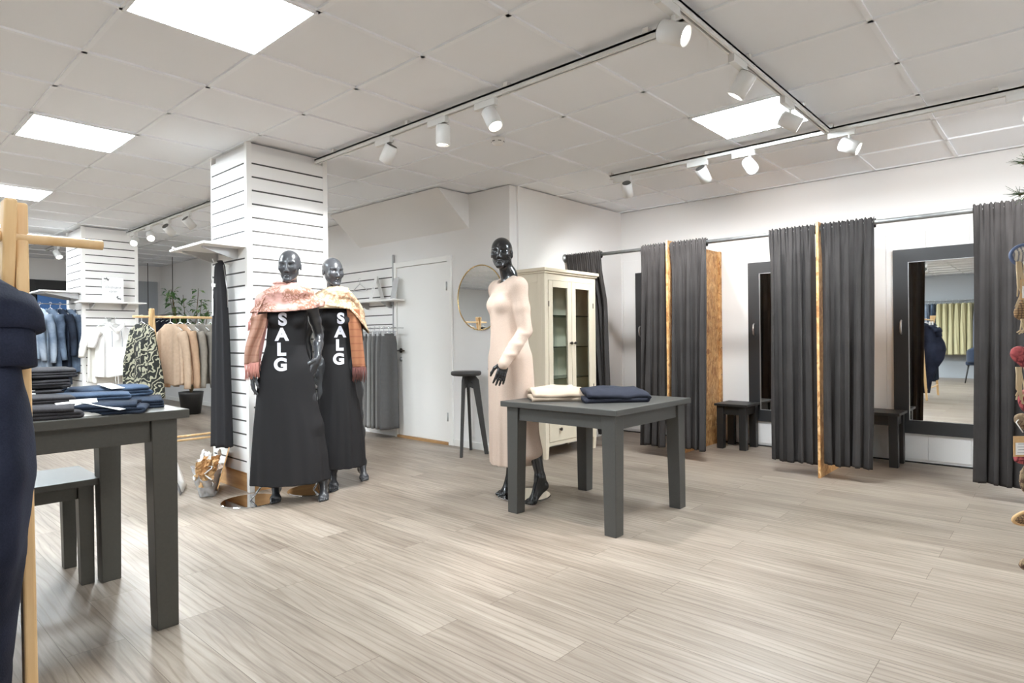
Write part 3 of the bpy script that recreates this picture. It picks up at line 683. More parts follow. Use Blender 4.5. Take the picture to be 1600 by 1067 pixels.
def curtain(lbl, y0, y1, b0, b1, zb=.095, seed=0, nf=7, amp=.034, dx=0, side=0, sweep=None, flare=0.012):
    """gathered on the rod from y0 to y1 (top), b0 to b1 at the hem"""
    rnd = random.Random(seed)
    t = thing('curtain', lbl, 'curtain', (5.2, (y0 + y1) / 2, 1.945), 0, 'dark velvet cubicle curtains')
    ym = (y0 + y1) / 2
    ph = [rnd.uniform(0, 6.28) for _ in range(6)]; wid = [rnd.uniform(.6, 1.5) for _ in range(nf)]
    cum = np.concatenate([[0], np.cumsum(wid)]) / sum(wid)
    zt = .034
    am = [rnd.uniform(.65, 1.15) for _ in range(nf + 1)]
    def fold(u):
        k = min(nf - 1, int(np.searchsorted(cum, u, 'right') - 1)); f = (u - cum[k]) / (cum[k + 1] - cum[k])
        return (math.sin(2 * PI * f - PI / 2) * .5 + .5) * am[k], k
    def fn(u, v):
        z = lerp(zt, zb - 1.945, v)
        e = min(1, v / .12)
        y = lerp(lerp(y0, y1, u), lerp(b0, b1, u), v ** 1.2) - ym
        f, k = fold(u)
        # above the header seam: tight irregular gathers round the pipe; below: folds deepen
        g = math.sin(u * nf * 2.4 * 2 * PI + ph[0]) * .004 + math.sin(u * nf * 3.7 * 2 * PI + ph[1]) * .003
        head = .0225 + g
        deep = amp * (.22 + .78 * v ** .7) * (f - .45) + .010 * math.sin(u * 17 + v * 4 + ph[2]) * e + g * max(0, 1 - v * 4)
        if v < .05: x = -head * (.7 + .3 * math.cos((v / .05 - .5) * PI))
        else:
            s_ = min(1, (v - .05) / .10); x = lerp(-head * .7, -.014 - deep, s_)
        y += .012 * math.sin(2 * PI * f + ph[3]) * v + flare * math.sin(v * 3 + ph[4]) * (u - .5)
        z += (g * 1.3 if v < .04 else 0) + (.006 * math.sin(u * 9 + ph[5]) if v > .98 else 0)
        if sweep: x, y, z = sweep(u, v, x, y, z)
        return (x + dx * v, y, z)
    o = MB().grid(fn, 150, 90).out('cloth', M['curtain'], t, True, solid=.003)
    # sewn pocket at the back of the pipe
    def bk(u, v):
        g = math.sin(u * nf * 2.4 * 2 * PI + ph[0]) * .004
        a = lerp(.15, 1, v) * PI
        return (.0215 * math.sin(a) * 1.0 + .0 + g * .2, lerp(y0, y1, u) - ym, .034 * math.cos(a) - .004 * v)
    MB().grid(bk, 60, 10).out('rod_pocket', M['curtain'], t, True, solid=.002)
    return t
def swept(u, v, x, y, z):
    # gathered to the wall behind the cabinet: the hem side is pulled to high Y
    k = max(0, min(1, (v - .06) / .25)); k = k * k * (3 - 2 * k)
    return (x + .085 * k, y, z)
curtain('leftmost curtain, bunched behind the glass cabinet', 3.90, 3.47, 3.56, 3.44, .12, 3, 7, .05, sweep=swept)
curtain('curtain left of the left chipboard partition', 3.012, 2.752, 3.052, 2.785, .088, 11, 4, .06)
curtain('curtain right of the left chipboard partition', 2.712, 2.36, 2.715, 2.388, .097, 12, 5, .06)
curtain('curtain left of the right chipboard partition', 1.829, 1.462, 1.812, 1.482, .095, 13, 5, .06)
curtain('curtain right of the right chipboard partition', 1.432, 1.054, 1.414, 1.102, .108, 14, 5, .06)
curtain('rightmost curtain behind the hanging ornaments', .471, .06, .482, .10, .104, 15, 6, .06)
# ---------------------------------------------------------------- sculpting in a distance field
class SDF:
    def __init__(s, lo, hi, h):
        s.lo = np.array(lo, np.float32); s.h = h
        s.n = np.ceil((np.array(hi) - s.lo) / h).astype(int) + 1
        s.ax = [s.lo[i] + h * np.arange(s.n[i], dtype=np.float32) for i in range(3)]
        s.F = np.full(tuple(s.n), .06, np.float32)
    def sub(s, blo, bhi, pad):
        sl = []
        for i in range(3):
            a = int(max(0, math.floor((blo[i] - pad - s.lo[i]) / s.h))); b = int(min(s.n[i], math.ceil((bhi[i] + pad - s.lo[i]) / s.h) + 1))
            if b <= a: return None, None
            sl.append(slice(a, b))
        return tuple(sl), np.meshgrid(*[s.ax[i][sl[i]] for i in range(3)], indexing='ij', sparse=True)
    def comb(s, sl, d, k, op):
        f = s.F[sl]
        if op == 'sub': f, d, sg = -f, d, -1
        elif op == 'int': f, d, sg = -f, -d, -1
        else: sg = 1
        r = np.minimum(f, d)
        if k > 0:
            h = np.maximum(k - np.abs(f - d), 0) / k; r = r - h * h * k * .25
        s.F[sl] = sg * r
    def ell(s, c, r, k=.02, R=None, op='add'):
        c = np.array(c); r = np.array(r, float); m = max(r) if R is not None else r
        sl, g = s.sub(c - m, c + m, k + 3 * s.h)
        if sl is None: return
        p = [g[i] - np.float32(c[i]) for i in range(3)]
        if R is not None:
            R = np.array(R, np.float32)      # columns = local axes
            p = [p[0] * R[0, i] + p[1] * R[1, i] + p[2] * R[2, i] for i in range(3)]
        k0 = np.sqrt(sum((p[i] / r[i]) ** 2 for i in range(3))); k1 = np.sqrt(sum((p[i] / r[i] ** 2) ** 2 for i in range(3))) + 1e-9
        s.comb(sl, (k0 * (k0 - 1) / k1).astype(np.float32), k, op)
    def cone(s, a, b, ra, rb, k=.02, op='add'):
        a = np.array(a, float); b = np.array(b, float); m = max(ra, rb)
        sl, g = s.sub(np.minimum(a, b) - m, np.maximum(a, b) + m, k + 3 * s.h)
        if sl is None: return
        ab = b - a; L = max(1e-9, ab @ ab)
        t = np.clip(sum((g[i] - np.float32(a[i])) * np.float32(ab[i]) for i in range(3)) / L, 0, 1)
        d = np.sqrt(sum((g[i] - np.float32(a[i]) - t * np.float32(ab[i])) ** 2 for i in range(3))) - (ra + (rb - ra) * t)
        s.comb(sl, d.astype(np.float32), k, op)
    def chain(s, pts, rs, k=.01):
        for i in range(len(pts) - 1): s.cone(pts[i], pts[i + 1], rs[i], rs[i + 1], k)
    def stack(s, zs, cx, cy, a, b, fold=None, k=.03):
        """body of elliptical slices; fold(theta,z)->relative radius"""
        zl, zh = min(zs), max(zs); m = max(max(a), max(b)) * 1.25
        ox, oy = float(np.mean(cx)), float(np.mean(cy))
        sl, g = s.sub((min(cx) - m, min(cy) - m, zl), (max(cx) + m, max(cy) + m, zh), k + 3 * s.h)
        z = g[2]; o = np.argsort(zs); zs_ = np.array(zs)[o]
        f = lambda v: np.interp(z, zs_, np.array(v)[o]).astype(np.float32)
        A, B = f(a), f(b); x = g[0] - f(cx); y = g[1] - f(cy)
        q = np.sqrt((x / A) ** 2 + (y / B) ** 2)
        if fold is not None: q = q / fold(np.arctan2(y / B, x / A), z)
        d = (q - 1) * np.minimum(A, B)
        d = np.maximum(d, np.maximum(zl - z, z - zh))
        s.comb(sl, d.astype(np.float32), k, 'add')
    def mesh(s, name, m):
        F = s.F; ins = F < 0
        nx, ny, nz = F.shape
        cnt = np.zeros((nx - 1, ny - 1, nz - 1), np.uint8)
        for i in (0, 1):
            for j in (0, 1):
                for k in (0, 1): cnt += ins[i:nx - 1 + i, j:ny - 1 + j, k:nz - 1 + k]
        act = np.argwhere((cnt > 0) & (cnt < 8)); del cnt
        idx = np.full((nx - 1, ny - 1, nz - 1), -1, np.int32); idx[tuple(act.T)] = np.arange(len(act))
        acc = np.zeros((len(act), 3), np.float64); num = np.zeros(len(act))
        cs = [(i, j, k) for i in (0, 1) for j in (0, 1) for k in (0, 1)]
        val = {c: F[act[:, 0] + c[0], act[:, 1] + c[1], act[:, 2] + c[2]] for c in cs}
        for c in cs:
            for a in range(3):
                if c[a] == 0:
                    d = list(c); d[a] = 1; d = tuple(d); va, vb = val[c], val[d]
                    e = (va < 0) != (vb < 0); t = np.where(e, va / np.where(va == vb, 1, va - vb), 0)
                    p = np.array(c, float)[None, :].repeat(len(act), 0); p[:, a] += t
                    acc[e] += p[e]; num[e] += 1
        V = (act + acc / num[:, None]) * s.h + s.lo
        Q = []
        for a in range(3):
            b, c = (a + 1) % 3, (a + 2) % 3
            s0 = [slice(None)] * 3; s1 = [slice(None)] * 3; s0[a] = slice(0, -1); s1[a] = slice(1, None)
            x = ins[tuple(s0)] != ins[tuple(s1)]
            e = np.argwhere(x); e = e[(e[:, b] > 0) & (e[:, c] > 0) & (e[:, b] < F.shape[b] - 1) & (e[:, c] < F.shape[c] - 1)]
            o = np.zeros(3, int)
            def cell(db, dc):
                q = e.copy(); q[:, b] += db; q[:, c] += dc; return idx[tuple(q.T)]
            q = np.stack([cell(-1, -1), cell(0, -1), cell(0, 0), cell(-1, 0)], 1)
            fl = ~ins[tuple(e.T)]; q[fl] = q[fl][:, ::-1]; Q.append(q)
        Q = np.concatenate(Q); Q = Q[(Q >= 0).all(1)]
        me = bpy.data.meshes.new(name); me.vertices.add(len(V)); me.vertices.foreach_set('co', V.astype(np.float32).ravel())
        me.loops.add(Q.size); me.loops.foreach_set('vertex_index', Q.astype(np.int32).ravel())
        me.polygons.add(len(Q)); me.polygons.foreach_set('loop_start', np.arange(0, Q.size, 4, dtype=np.int32)); me.polygons.foreach_set('loop_total', np.full(len(Q), 4, np.int32))
        me.polygons.foreach_set('use_smooth', np.ones(len(Q), bool)); me.update(calc_edges=True); me.validate()
        me.materials.append(m)
        o = bpy.data.objects.new(name, me); COL.objects.link(o); return o

def nv(v): v = np.array(v, float); return v / np.linalg.norm(v)
def hand(s, w, d, n, curl=(.25, .35, .25), spread=.07, thumb=1, sc=1.0):
    """w wrist, d towards the fingers, n out of the palm, thumb +1/-1 = side of the thumb along cross(d,n)"""
    w = np.array(w, float); d = nv(d); n = nv(np.array(n, float) - d * (np.array(n, float) @ d)); sd = np.cross(d, n) * thumb
    R = np.stack([n, sd, d], 1)
    s.ell(w + d * .047 * sc, np.array((.0135, .035, .052)) * sc, .012, R)
    s.cone(w - d * .01, w + d * .03, .022 * sc, .022 * sc, .015)
    for i, (off, L) in enumerate(((.027, .070), (.009, .080), (-.009, .075), (-.026, .058))):
        b = w + d * .086 * sc + sd * off * sc; a = spread * (1.5 - i); f = nv(d + sd * a * .9)
        p = [b - f * .02]; ang = 0; q = b; p.append(q)
        for c, l in zip(curl, (.45, .31, .24)):
            ang += c; q = q + (f * math.cos(ang) + n * math.sin(ang)) * L * l * sc; p.append(q)
        s.chain(p, [.0095 * sc, .0092 * sc, .0083 * sc, .0074 * sc, .006 * sc], .003)
    b = w + d * .022 * sc + sd * .026 * sc; f = nv(d * .75 + sd * .62 + n * .25); q1 = b + f * .042 * sc; q2 = q1 + nv(d * .93 + sd * .25 + n * .3) * .036 * sc; q3 = q2 + nv(d + n * .35) * .022 * sc
    s.chain([b, q1, q2, q3], [.014 * sc, .0105 * sc, .009 * sc, .0065 * sc], .008)
def foot(s, ank, toe, lift=.0):
    """ank: ankle joint; toe: toe tips on the ground"""
    ank = np.array(ank, float); toe = np.array(toe, float); f = toe - ank; f[2] = 0; f = nv(f); sd = np.array((f[1], -f[0], 0))
    heel = ank - f * .035 + np.array((0, 0, -.06)); ball = toe - f * .055 + np.array((0, 0, .022 - toe[2]))
    s.cone(ank, heel + f * .01, .031, .027, .02); s.cone(heel + f * .01, ball, .027, .022, .03)
    s.cone(ank + f * .012, ball + np.array((0, 0, .012)), .028, .018, .03)
    s.cone(ball - sd * .016, ball + sd * .018, .021, .02, .02)
    for i, (o, L, r) in enumerate(((.024, .05, .0115), (.008, .046, .0088), (-.006, .040, .0083), (-.018, .032, .008), (-.028, .022, .0075))):
        b = ball + sd * o; e = b + f * L + np.array((0, 0, .009 - b[2])); mid = (b + e) / 2 + np.array((0, 0, .006))
        s.chain([b, mid, e], [r, r, r * .95], .004)
def head(s, c, yaw, pitch=0, tilt=0, sc=1.0):
    """c: centre of the skull; yaw about z (0 = facing -y)"""
    Rm = np.array(Matrix.Rotation(yaw, 3, 'Z') @ Matrix.Rotation(tilt, 3, 'Y') @ Matrix.Rotation(pitch, 3, 'X')); c = np.array(c, float)
    P = lambda x, y, z: c + Rm @ (np.array((x, y, z)) * sc)
    E = lambda p, r, k, op='add': s.ell(P(*p), np.array(r) * sc, k * sc, Rm, op)
    Cn = lambda a, b, ra, rb, k: s.cone(P(*a), P(*b), ra * sc, rb * sc, k * sc)
    E((0, .014, .021), (.0725, .092, .085), .0); E((0, -.028, -.018), (.0555, .060, .072), .03); E((0, -.034, -.066), (.036, .042, .042), .025)
    Cn((-.005, -.070, -.100), (.005, -.070, -.100), .0135, .0135, .015)                         # chin
    Cn((-.046, -.006, -.055), (-.013, -.062, -.101), .013, .011, .025); Cn((.046, -.006, -.055), (.013, -.062, -.101), .013, .011, .025)   # jaw
    for x in (-1, 1):
        E((x * .037, -.060, -.026), (.017, .013, .013), .03)                          # cheekbone
        E((x * .032, -.0875, .000), (.019, .0165, .0115), .010, 'sub')                    # socket
        E((x * .0315, -.0630, -.001), (.0155, .0125, .0105), .003)                      # eyeball
        Cn((x * .018, -.0765, .0065), (x * .044, -.069, .005), .0022, .002, .003)         # upper lid
        Cn((x * .014, -.0795, .019), (x * .048, -.066, .018), .0055, .004, .012)            # brow
        E((x * .0725, .012, -.010), (.0065, .014, .026), .006)                          # ear
        E((x * .0785, .008, -.008), (.0035, .007, .014), .003, 'sub')
        E((x * .0105, -.087, -.046), (.0068, .009, .0066), .006)                        # nostril wing
        Cn((x * .005, -.0805, -.0650), (x * .020, -.0735, -.0680), .0050, .0028, .003)
        E((x * .006, -.095, -.0535), (.003, .004, .003), .003, 'sub')
    Cn((0, -.078, .010), (0, -.0965, -.040), .0062, .0090, .012)                         # nose
    Cn((-.010, -.0785, -.0780), (.010, -.0785, -.0780), .0060, .0060, .004)               # lower lip
    s.cone(P(-.021, -.083, -.0715), P(.021, -.083, -.0715), .0022 * sc, .0022 * sc, .002, 'sub'); s.ell(P(0, -.088, -.089), np.array((.016, .006, .0045)) * sc, .006, Rm, 'sub')
    return P
def body(name, m, J, h=.003, headyaw=0, headpitch=0, headtilt=0):
    pts = np.array([p for k in ('neck', 'head', 'shR', 'elR', 'wrR', 'shL', 'elL', 'wrL', 'ankR', 'toeR', 'ankL', 'toeL', 'pelvis') for p in [J[k]]])
    lo = pts.min(0) - .24; hi = pts.max(0) + .24; lo[2] = -.012; hi[2] = J['head'][2] + .13
    s = SDF(lo, hi, h); A = {k: np.array(v, float) for k, v in J.items() if k[0] != '_'}
    pel, ch, wa = A['pelvis'], A['chest'], A['waist']
    s.ell(pel, (.138, .098, .115), .05); s.ell(wa, (.108, .082, .13), .06); s.ell(ch, (.132, .096, .15), .05)
    s.cone(A['shR'] * .85 + A['neck'] * .15, A['shL'] * .85 + A['neck'] * .15, .042, .042, .05)
    for x in (-1, 1): s.ell(ch + np.array((x * .060, -.068, .012)), (.045, .040, .045), .03)
    s.cone(A['neck'] + np.array((0, .012, -.03)), A['head'] + np.array((0, .02, -.06)), .054, .047, .03)
    s.cone(A['neck'] + np.array((-.07, .01, -.03)), A['neck'] + np.array((0, .01, .05)), .03, .03, .04); s.cone(A['neck'] + np.array((.07, .01, -.03)), A['neck'] + np.array((0, .01, .05)), .03, .03, .04)
    for q in 'RL':
        sh, el, wr = A['sh' + q], A['el' + q], A['wr' + q]
        s.ell(sh, (.044, .044, .05), .04); s.chain([sh, sh * .5 + el * .5, el], [.043, .039, .033], .02); s.chain([el, el * .6 + wr * .4, wr], [.033, .034, .022], .015)
        hd, pn, th, cu = J['_hand' + q]
        hand(s, wr, hd, pn, cu, thumb=th)
        hip = pel + np.array(((-1 if q == 'R' else 1) * .082, 0, -.03)); an, to = A['ank' + q], A['toe' + q]
        kn = hip * .48 + an * .52 + np.array((0, -.03, .02))
        s.chain([hip, hip * .5 + kn * .5, kn], [.085, .075, .052], .04); s.chain([kn, kn * .65 + an * .35 + np.array((0, .012, 0)), an], [.05, .05, .031], .03)
        foot(s, an, to)
    # head drawn in its own field, then joined at the neck
    hs = SDF(A['head'] - .17, A['head'] + .17, h); hs.lo = s.lo + np.round((hs.lo - s.lo) / h) * h; hs.ax = [hs.lo[i] + h * np.arange(hs.n[i], dtype=np.float32) for i in range(3)]
    head(hs, A['head'], headyaw, headpitch, headtilt)
    i0 = np.round((hs.lo - s.lo) / h).astype(int)
    a0 = np.maximum(i0, 0); a1 = np.minimum(i0 + hs.n, s.n)
    sl = tuple(slice(a0[i], a1[i]) for i in range(3)); sl2 = tuple(slice(a0[i] - i0[i], a1[i] - i0[i]) for i in range(3))
    s.comb(sl, hs.F[sl2], .03, 'add')
    return s.mesh(name, m)
# ---------------------------------------------------------------- mannequins
def w2l(o, th, p):
    dx, dy = p[0] - o[0], p[1] - o[1]; c, s_ = math.cos(th), math.sin(th)
    return (c * dx + s_ * dy, -s_ * dx + c * dy, p[2] if len(p) > 2 else 0)
def folds(seed, lo, hi, a):
    r = random.Random(seed); ks = [(r.choice((7, 9, 11, 13, 17)), r.uniform(0, 6.28), r.uniform(.4, 1)) for _ in range(4)]
    def f(t, z):
        e = np.clip((hi - z) / (hi - lo), 0, 1) ** 1.3
        return (1 + a * e * sum(w_ * np.sin(k * t + p + 1.2 * np.sin(2.2 * z + p)) for k, p, w_ in ks) / 2).astype(np.float32)
    return f
def print_letters(dress, parent, items, size, bold):
    me = dress.data; bv = BVHTree.FromPolygons([v.co for v in me.vertices], [p.vertices for p in me.polygons])
    import bmesh
    for ch, x, z in items:
        o = text_mesh(ch, size, 'printed_letter', M['letter'], parent, (0, 0, 0), (0, 0, 0), bold, 0)
        bm = bmesh.new(); bm.from_mesh(o.data); bmesh.ops.remove_doubles(bm, verts=bm.verts, dist=1e-5); bmesh.ops.triangulate(bm, faces=bm.faces)
        for _ in range(3):
            es = [e for e in bm.edges if e.calc_length() > .009]
            if es: bmesh.ops.subdivide_edges(bm, edges=es, cuts=1); bmesh.ops.triangulate(bm, faces=bm.faces)
        for v in bm.verts:
            px, pz = v.co.x + x, v.co.y + z
            h = bv.ray_cast(Vector((px, -1, pz)), Vector((0, 1, 0)))
            v.co = (px, (h[0].y if h[0] else -.1) - .0022, pz)
        bm.to_mesh(o.data); bm.free()
def fringe(name, m, parent, pts, L, seed, n=34, r=.0028):
    rnd = random.Random(seed); b = MB()
    for i in range(n):
        u = i / (n - 1); k = u * (len(pts) - 1); a = int(min(k, len(pts) - 2)); p = Vector(pts[a]).lerp(Vector(pts[a + 1]), k - a)
        q = p + Vector((rnd.uniform(-.008, .008), rnd.uniform(-.006, .006), -L * rnd.uniform(.75, 1.05)))
        mid = p.lerp(q, .5) + Vector((rnd.uniform(-.006, .006), rnd.uniform(-.006, .004), 0))
        b.tube([p + Vector((0, 0, .006)), mid, q], [r, r * 1.05, r * .8], 6)
    return b.out(name, m, parent, True)
def scarf(parent, C, AX, AY, ZZ, tilt, m, seed, roll=.014, droop=None):
    nz = np.linspace(0, 1, len(AX))
    def fn(u, v):
        t = 2 * PI * u
        ax, ay, z = interp(v, nz, AX), interp(v, nz, AY), interp(v, nz, ZZ)
        g = roll * math.sin(v * 2 * PI * 2.3 + 1.1 * math.sin(t + seed) + .5 * t * 0) * min(1, v * 5) * (1 - .45 * v)
        g += .010 * math.sin(3 * t + 5 * v + seed) * v + .012 * math.sin(2 * t - 9 * v + seed * 2) * math.sin(PI * v)
        g += .014 * fbm(2.2 * math.cos(t) + seed, 2.2 * math.sin(t), 5 * v)
        x = C[0] + (ax + g) * math.cos(t); y = C[1] + (ay + g) * math.sin(t)
        z += tilt * (x - C[0]) * v + .012 * math.sin(2 * t + seed) * v
        if droop: z -= droop(x, t, v)
        return (x, y, z)
    return MB().grid(fn, 120, 56, True).out('scarf', m, parent, True, solid=.006, soff=1)
def baseplate(parent, o, th, c, r, rod):
    x, y, _ = w2l(o, th, c)
    MB().lathe([(r - .002, 0), (r, .002), (r, .005), (r - .004, .008), (.01, .008)], 72, M=Matrix.Translation((x, y, 0))).out('base_plate', M['chrome'], parent, False)
    MB().cyl((x, y, .008), rod, .0075, n=12).out('support_rod', M['chrome'], parent, True)

def mannequin_pair():
    # --- front one, pink scarf
    o, th = (2.126, 3.973), math.radians(-28.5)
    t = thing('mannequin', 'black mannequin in a black SALG dress wrapped in a pink scarf', 'mannequin', (o[0], o[1], 0), th, 'black mannequins in black dresses')
    tL, tR = w2l(o, th, (2.033, 4.025)), w2l(o, th, (2.276, 3.813))
    J = dict(head=(0, -.012, 1.627), neck=(.004, .012, 1.425), chest=(-.018, .01, 1.245), waist=(-.038, .01, 1.07), pelvis=(-.034, .012, .93),
             shR=(-.155, .012, 1.355), elR=(-.215, .08, 1.10), wrR=(-.238, -.02, .905), shL=(.142, .012, 1.355), elL=(.192, .125, 1.15), wrL=(.178, -.005, .985),
             toeR=tL, ankR=(tL[0] + .004, tL[1] + .13, .13), toeL=tR, ankL=(tR[0] + .0, tR[1] + .13, .13),
             _handR=((-.02, -.08, -1), (1, .2, 0), 1, (.2, .3, .2)), _handL=((-.36, -.12, -.9), (-.75, .65, .1), -1, (.12, .25, .2)))
    b = body('body', M['mann'], J, headyaw=-.22, headpitch=.05); b.parent = t
    d = SDF((-.33, -.25, .10), (.31, .27, 1.42), .005)
    zs = [1.36, 1.31, 1.2, 1.08, .95, .86, .70, .525, .32, .14]
    L = np.array([-.125, -.145, -.145, -.156, -.192, -.21, -.224, -.238, -.247, -.252]); R = np.array([.09, .118, .114, .1, .124, .128, .138, .182, .222, .24])
    d.stack(zs, (L + R) / 2, [.01] * 10, (R - L) / 2, [.085, .108, .102, .096, .12, .132, .14, .145, .15, .155], folds(4, .12, 1.0, .075))
    for x in (-.08, .044): d.ell((x, -.072, 1.257), (.056, .05, .054), .03)
    hip, an = np.array((.048, .012, .9)), np.array(J['ankL']); kn = hip * .48 + an * .52 + np.array((0, -.03, .02))
    d.cone(hip, kn, .09, .066, .05); d.cone(kn, kn * .4 + an * .6, .066, .05, .05)
    z = d.ax[2][None, None, :]; d.F = np.maximum(d.F, (.135 - z).astype(np.float32))
    dr = d.mesh('dress', M['dress']); dr.parent = t
    print_letters(dr, dr, (('S', -.046, 1.251), ('A', -.052, 1.150), ('L', -.057, 1.050), ('G', -.062, .949)), .113, .0052)
    s = scarf(t, (-.008, .012), [.056, .064, .088, .135, .188, .222, .236], [.056, .064, .084, .112, .142, .160, .166], [1.455, 1.50, 1.508, 1.468, 1.42, 1.365, 1.318], .10, M['scarf_pink'], 1.3, .019)
    # two hanging ends
    def tail(u, v):
        x = lerp(lerp(-.243, -.292, v), lerp(-.142, -.203, v), u) + .006 * math.sin(v * 7)
        y = -.075 - .03 * math.sin(PI * u) * (1 - .4 * v) + .016 * math.sin(u * 9 + v * 4) + .07 * v * (1 - u) - .02 * v
        return (x, y, lerp(lerp(1.27, 1.30, u), lerp(.955, .975, u), v))
    tl = MB().grid(tail, 26, 40).out('scarf_end', M['scarf_pink_check'], s, True, solid=.006)
    def tail2(u, v):
        x = lerp(lerp(-.20, -.235, v), lerp(-.135, -.188, v), u); return (x, -.052 + .012 * math.sin(u * 8) + .02 * v, lerp(1.26, .985, v))
    MB().grid(tail2, 14, 30).out('scarf_lining', M['scarf_rose'], s, True, solid=.005)
    fringe('fringe', M['fringe_pink'], tl, [tail(u / 8, 1) for u in range(9)], .105, 5)
    fringe('fringe', M['fringe_pink'], tl, [(p[0], p[1], p[2]) for p in [tail2(u / 4, 1) for u in range(5)]], .09, 6, 14)
    def over(u, v):   # upper short end at the shoulder
        return (lerp(-.20, -.262, v) + .05 * u, -.02 - .05 * u + .01 * math.sin(5 * u), lerp(1.385, 1.235, v) + .03 * u)
    ov = MB().grid(over, 14, 16).out('scarf_end', M['scarf_pink'], s, True, solid=.005)
    fringe('fringe', M['fringe_pink'], ov, [over(u / 4, 1) for u in range(5)], .07, 8, 16)
    baseplate(t, o, th, (1.95, 4.215), .19, (J['ankR'][0], J['ankR'][1] + .02, .22))
    # --- rear one, beige scarf
    o, th = (2.612, 4.137) if 0 else O2, math.radians(-32.3)
    t = thing('mannequin', 'black mannequin in a black SALG dress with beige scarf, behind the pink-scarfed one', 'mannequin', (o[0], o[1], 0), th, 'black mannequins in black dresses')
    tL, tR = w2l(o, th, (2.51, 4.062)), w2l(o, th, (2.817, 4.108))
    J = dict(head=(0, -.012, 1.632), neck=(.008, .012, 1.43), chest=(.022, .01, 1.25), waist=(.033, .01, 1.075), pelvis=(.036, .012, .935),
             shR=(-.12, .012, 1.36), elR=(-.203, .07, 1.13), wrR=(-.172, .03, .945), shL=(.162, .012, 1.36), elL=(.195, .11, 1.12), wrL=(.14, .19, .94),
             toeR=tL, ankR=(tL[0] - .01, tL[1] + .125, .13), toeL=tR, ankL=(tR[0] - .02, tR[1] + .125, .13),
             _handR=((.05, -.1, -1), (1, .2, 0), 1, (.2, .3, .2)), _handL=((-.1, .1, -1), (-.8, .3, .1), -1, (.2, .3, .2)))
    b = body('body', M['mann'], J, headyaw=.46, headpitch=.02); b.parent = t
    d = SDF((-.25, -.25, .10), (.31, .27, 1.42), .005)
    L = np.array([-.08, -.10, -.09, -.078, -.095, -.10, -.115, -.13, -.15, -.165]); R = np.array([.12, .142, .145, .14, .152, .158, .175, .198, .215, .224])
    d.stack(zs, (L + R) / 2, [.01] * 10, (R - L) / 2, [.085, .108, .102, .096, .12, .128, .135, .14, .145, .15], folds(9, .12, 1.0, .075))
    for x in (-.04, .084): d.ell((x, -.072, 1.262), (.056, .05, .054), .03)
    z = d.ax[2][None, None, :]; d.F = np.maximum(d.F, (.15 - z).astype(np.float32))
    dr = d.mesh('dress', M['dress']); dr.parent = t
    print_letters(dr, dr, (('S', .055, 1.270), ('A', .050, 1.170), ('L', .043, 1.071), ('G', .037, .967)), .110, .0052)
    s = scarf(t, (.030, .012), [.056, .064, .086, .128, .178, .208, .220], [.056, .064, .084, .110, .138, .156, .162], [1.46, 1.505, 1.515, 1.47, 1.42, 1.37, 1.338], -.10, M['scarf_beige'], 3.9, .018, droop=lambda x, t_, v: .10 * max(0, (x - .12) / .1) * v)
    def tail(u, v):
        x = lerp(lerp(.098, .138, v), lerp(.190, .232, v), u); return (x, -.115 - .012 * math.sin(PI * u) + .03 * u + .008 * math.sin(u * 7 + 3 * v), lerp(1.345, lerp(.912, .905, u), v))
    tl = MB().grid(tail, 20, 40).out('scarf_end', M['scarf_orange'], s, True, solid=.006)
    fringe('fringe', M['fringe_dark'], tl, [tail(u / 6, 1) for u in range(7)], .115, 15, 26)
    def side(u, v):
        return (lerp(.205, .232, v) - .07 * (1 - u) * (1 - v * .4), -.05 + .10 * u, lerp(1.37, 1.265, v) - .01 * u)
    sd = MB().grid(side, 16, 16).out('scarf_end', M['scarf_beige'], s, True, solid=.005)
    fringe('fringe', M['fringe_dark'], sd, [side(u / 4, 1) for u in range(5)], .06, 17, 18)
    baseplate(t, o, th, (2.40, 4.16), .185, (J['ankR'][0], J['ankR'][1] + .02, .22))
O2 = None
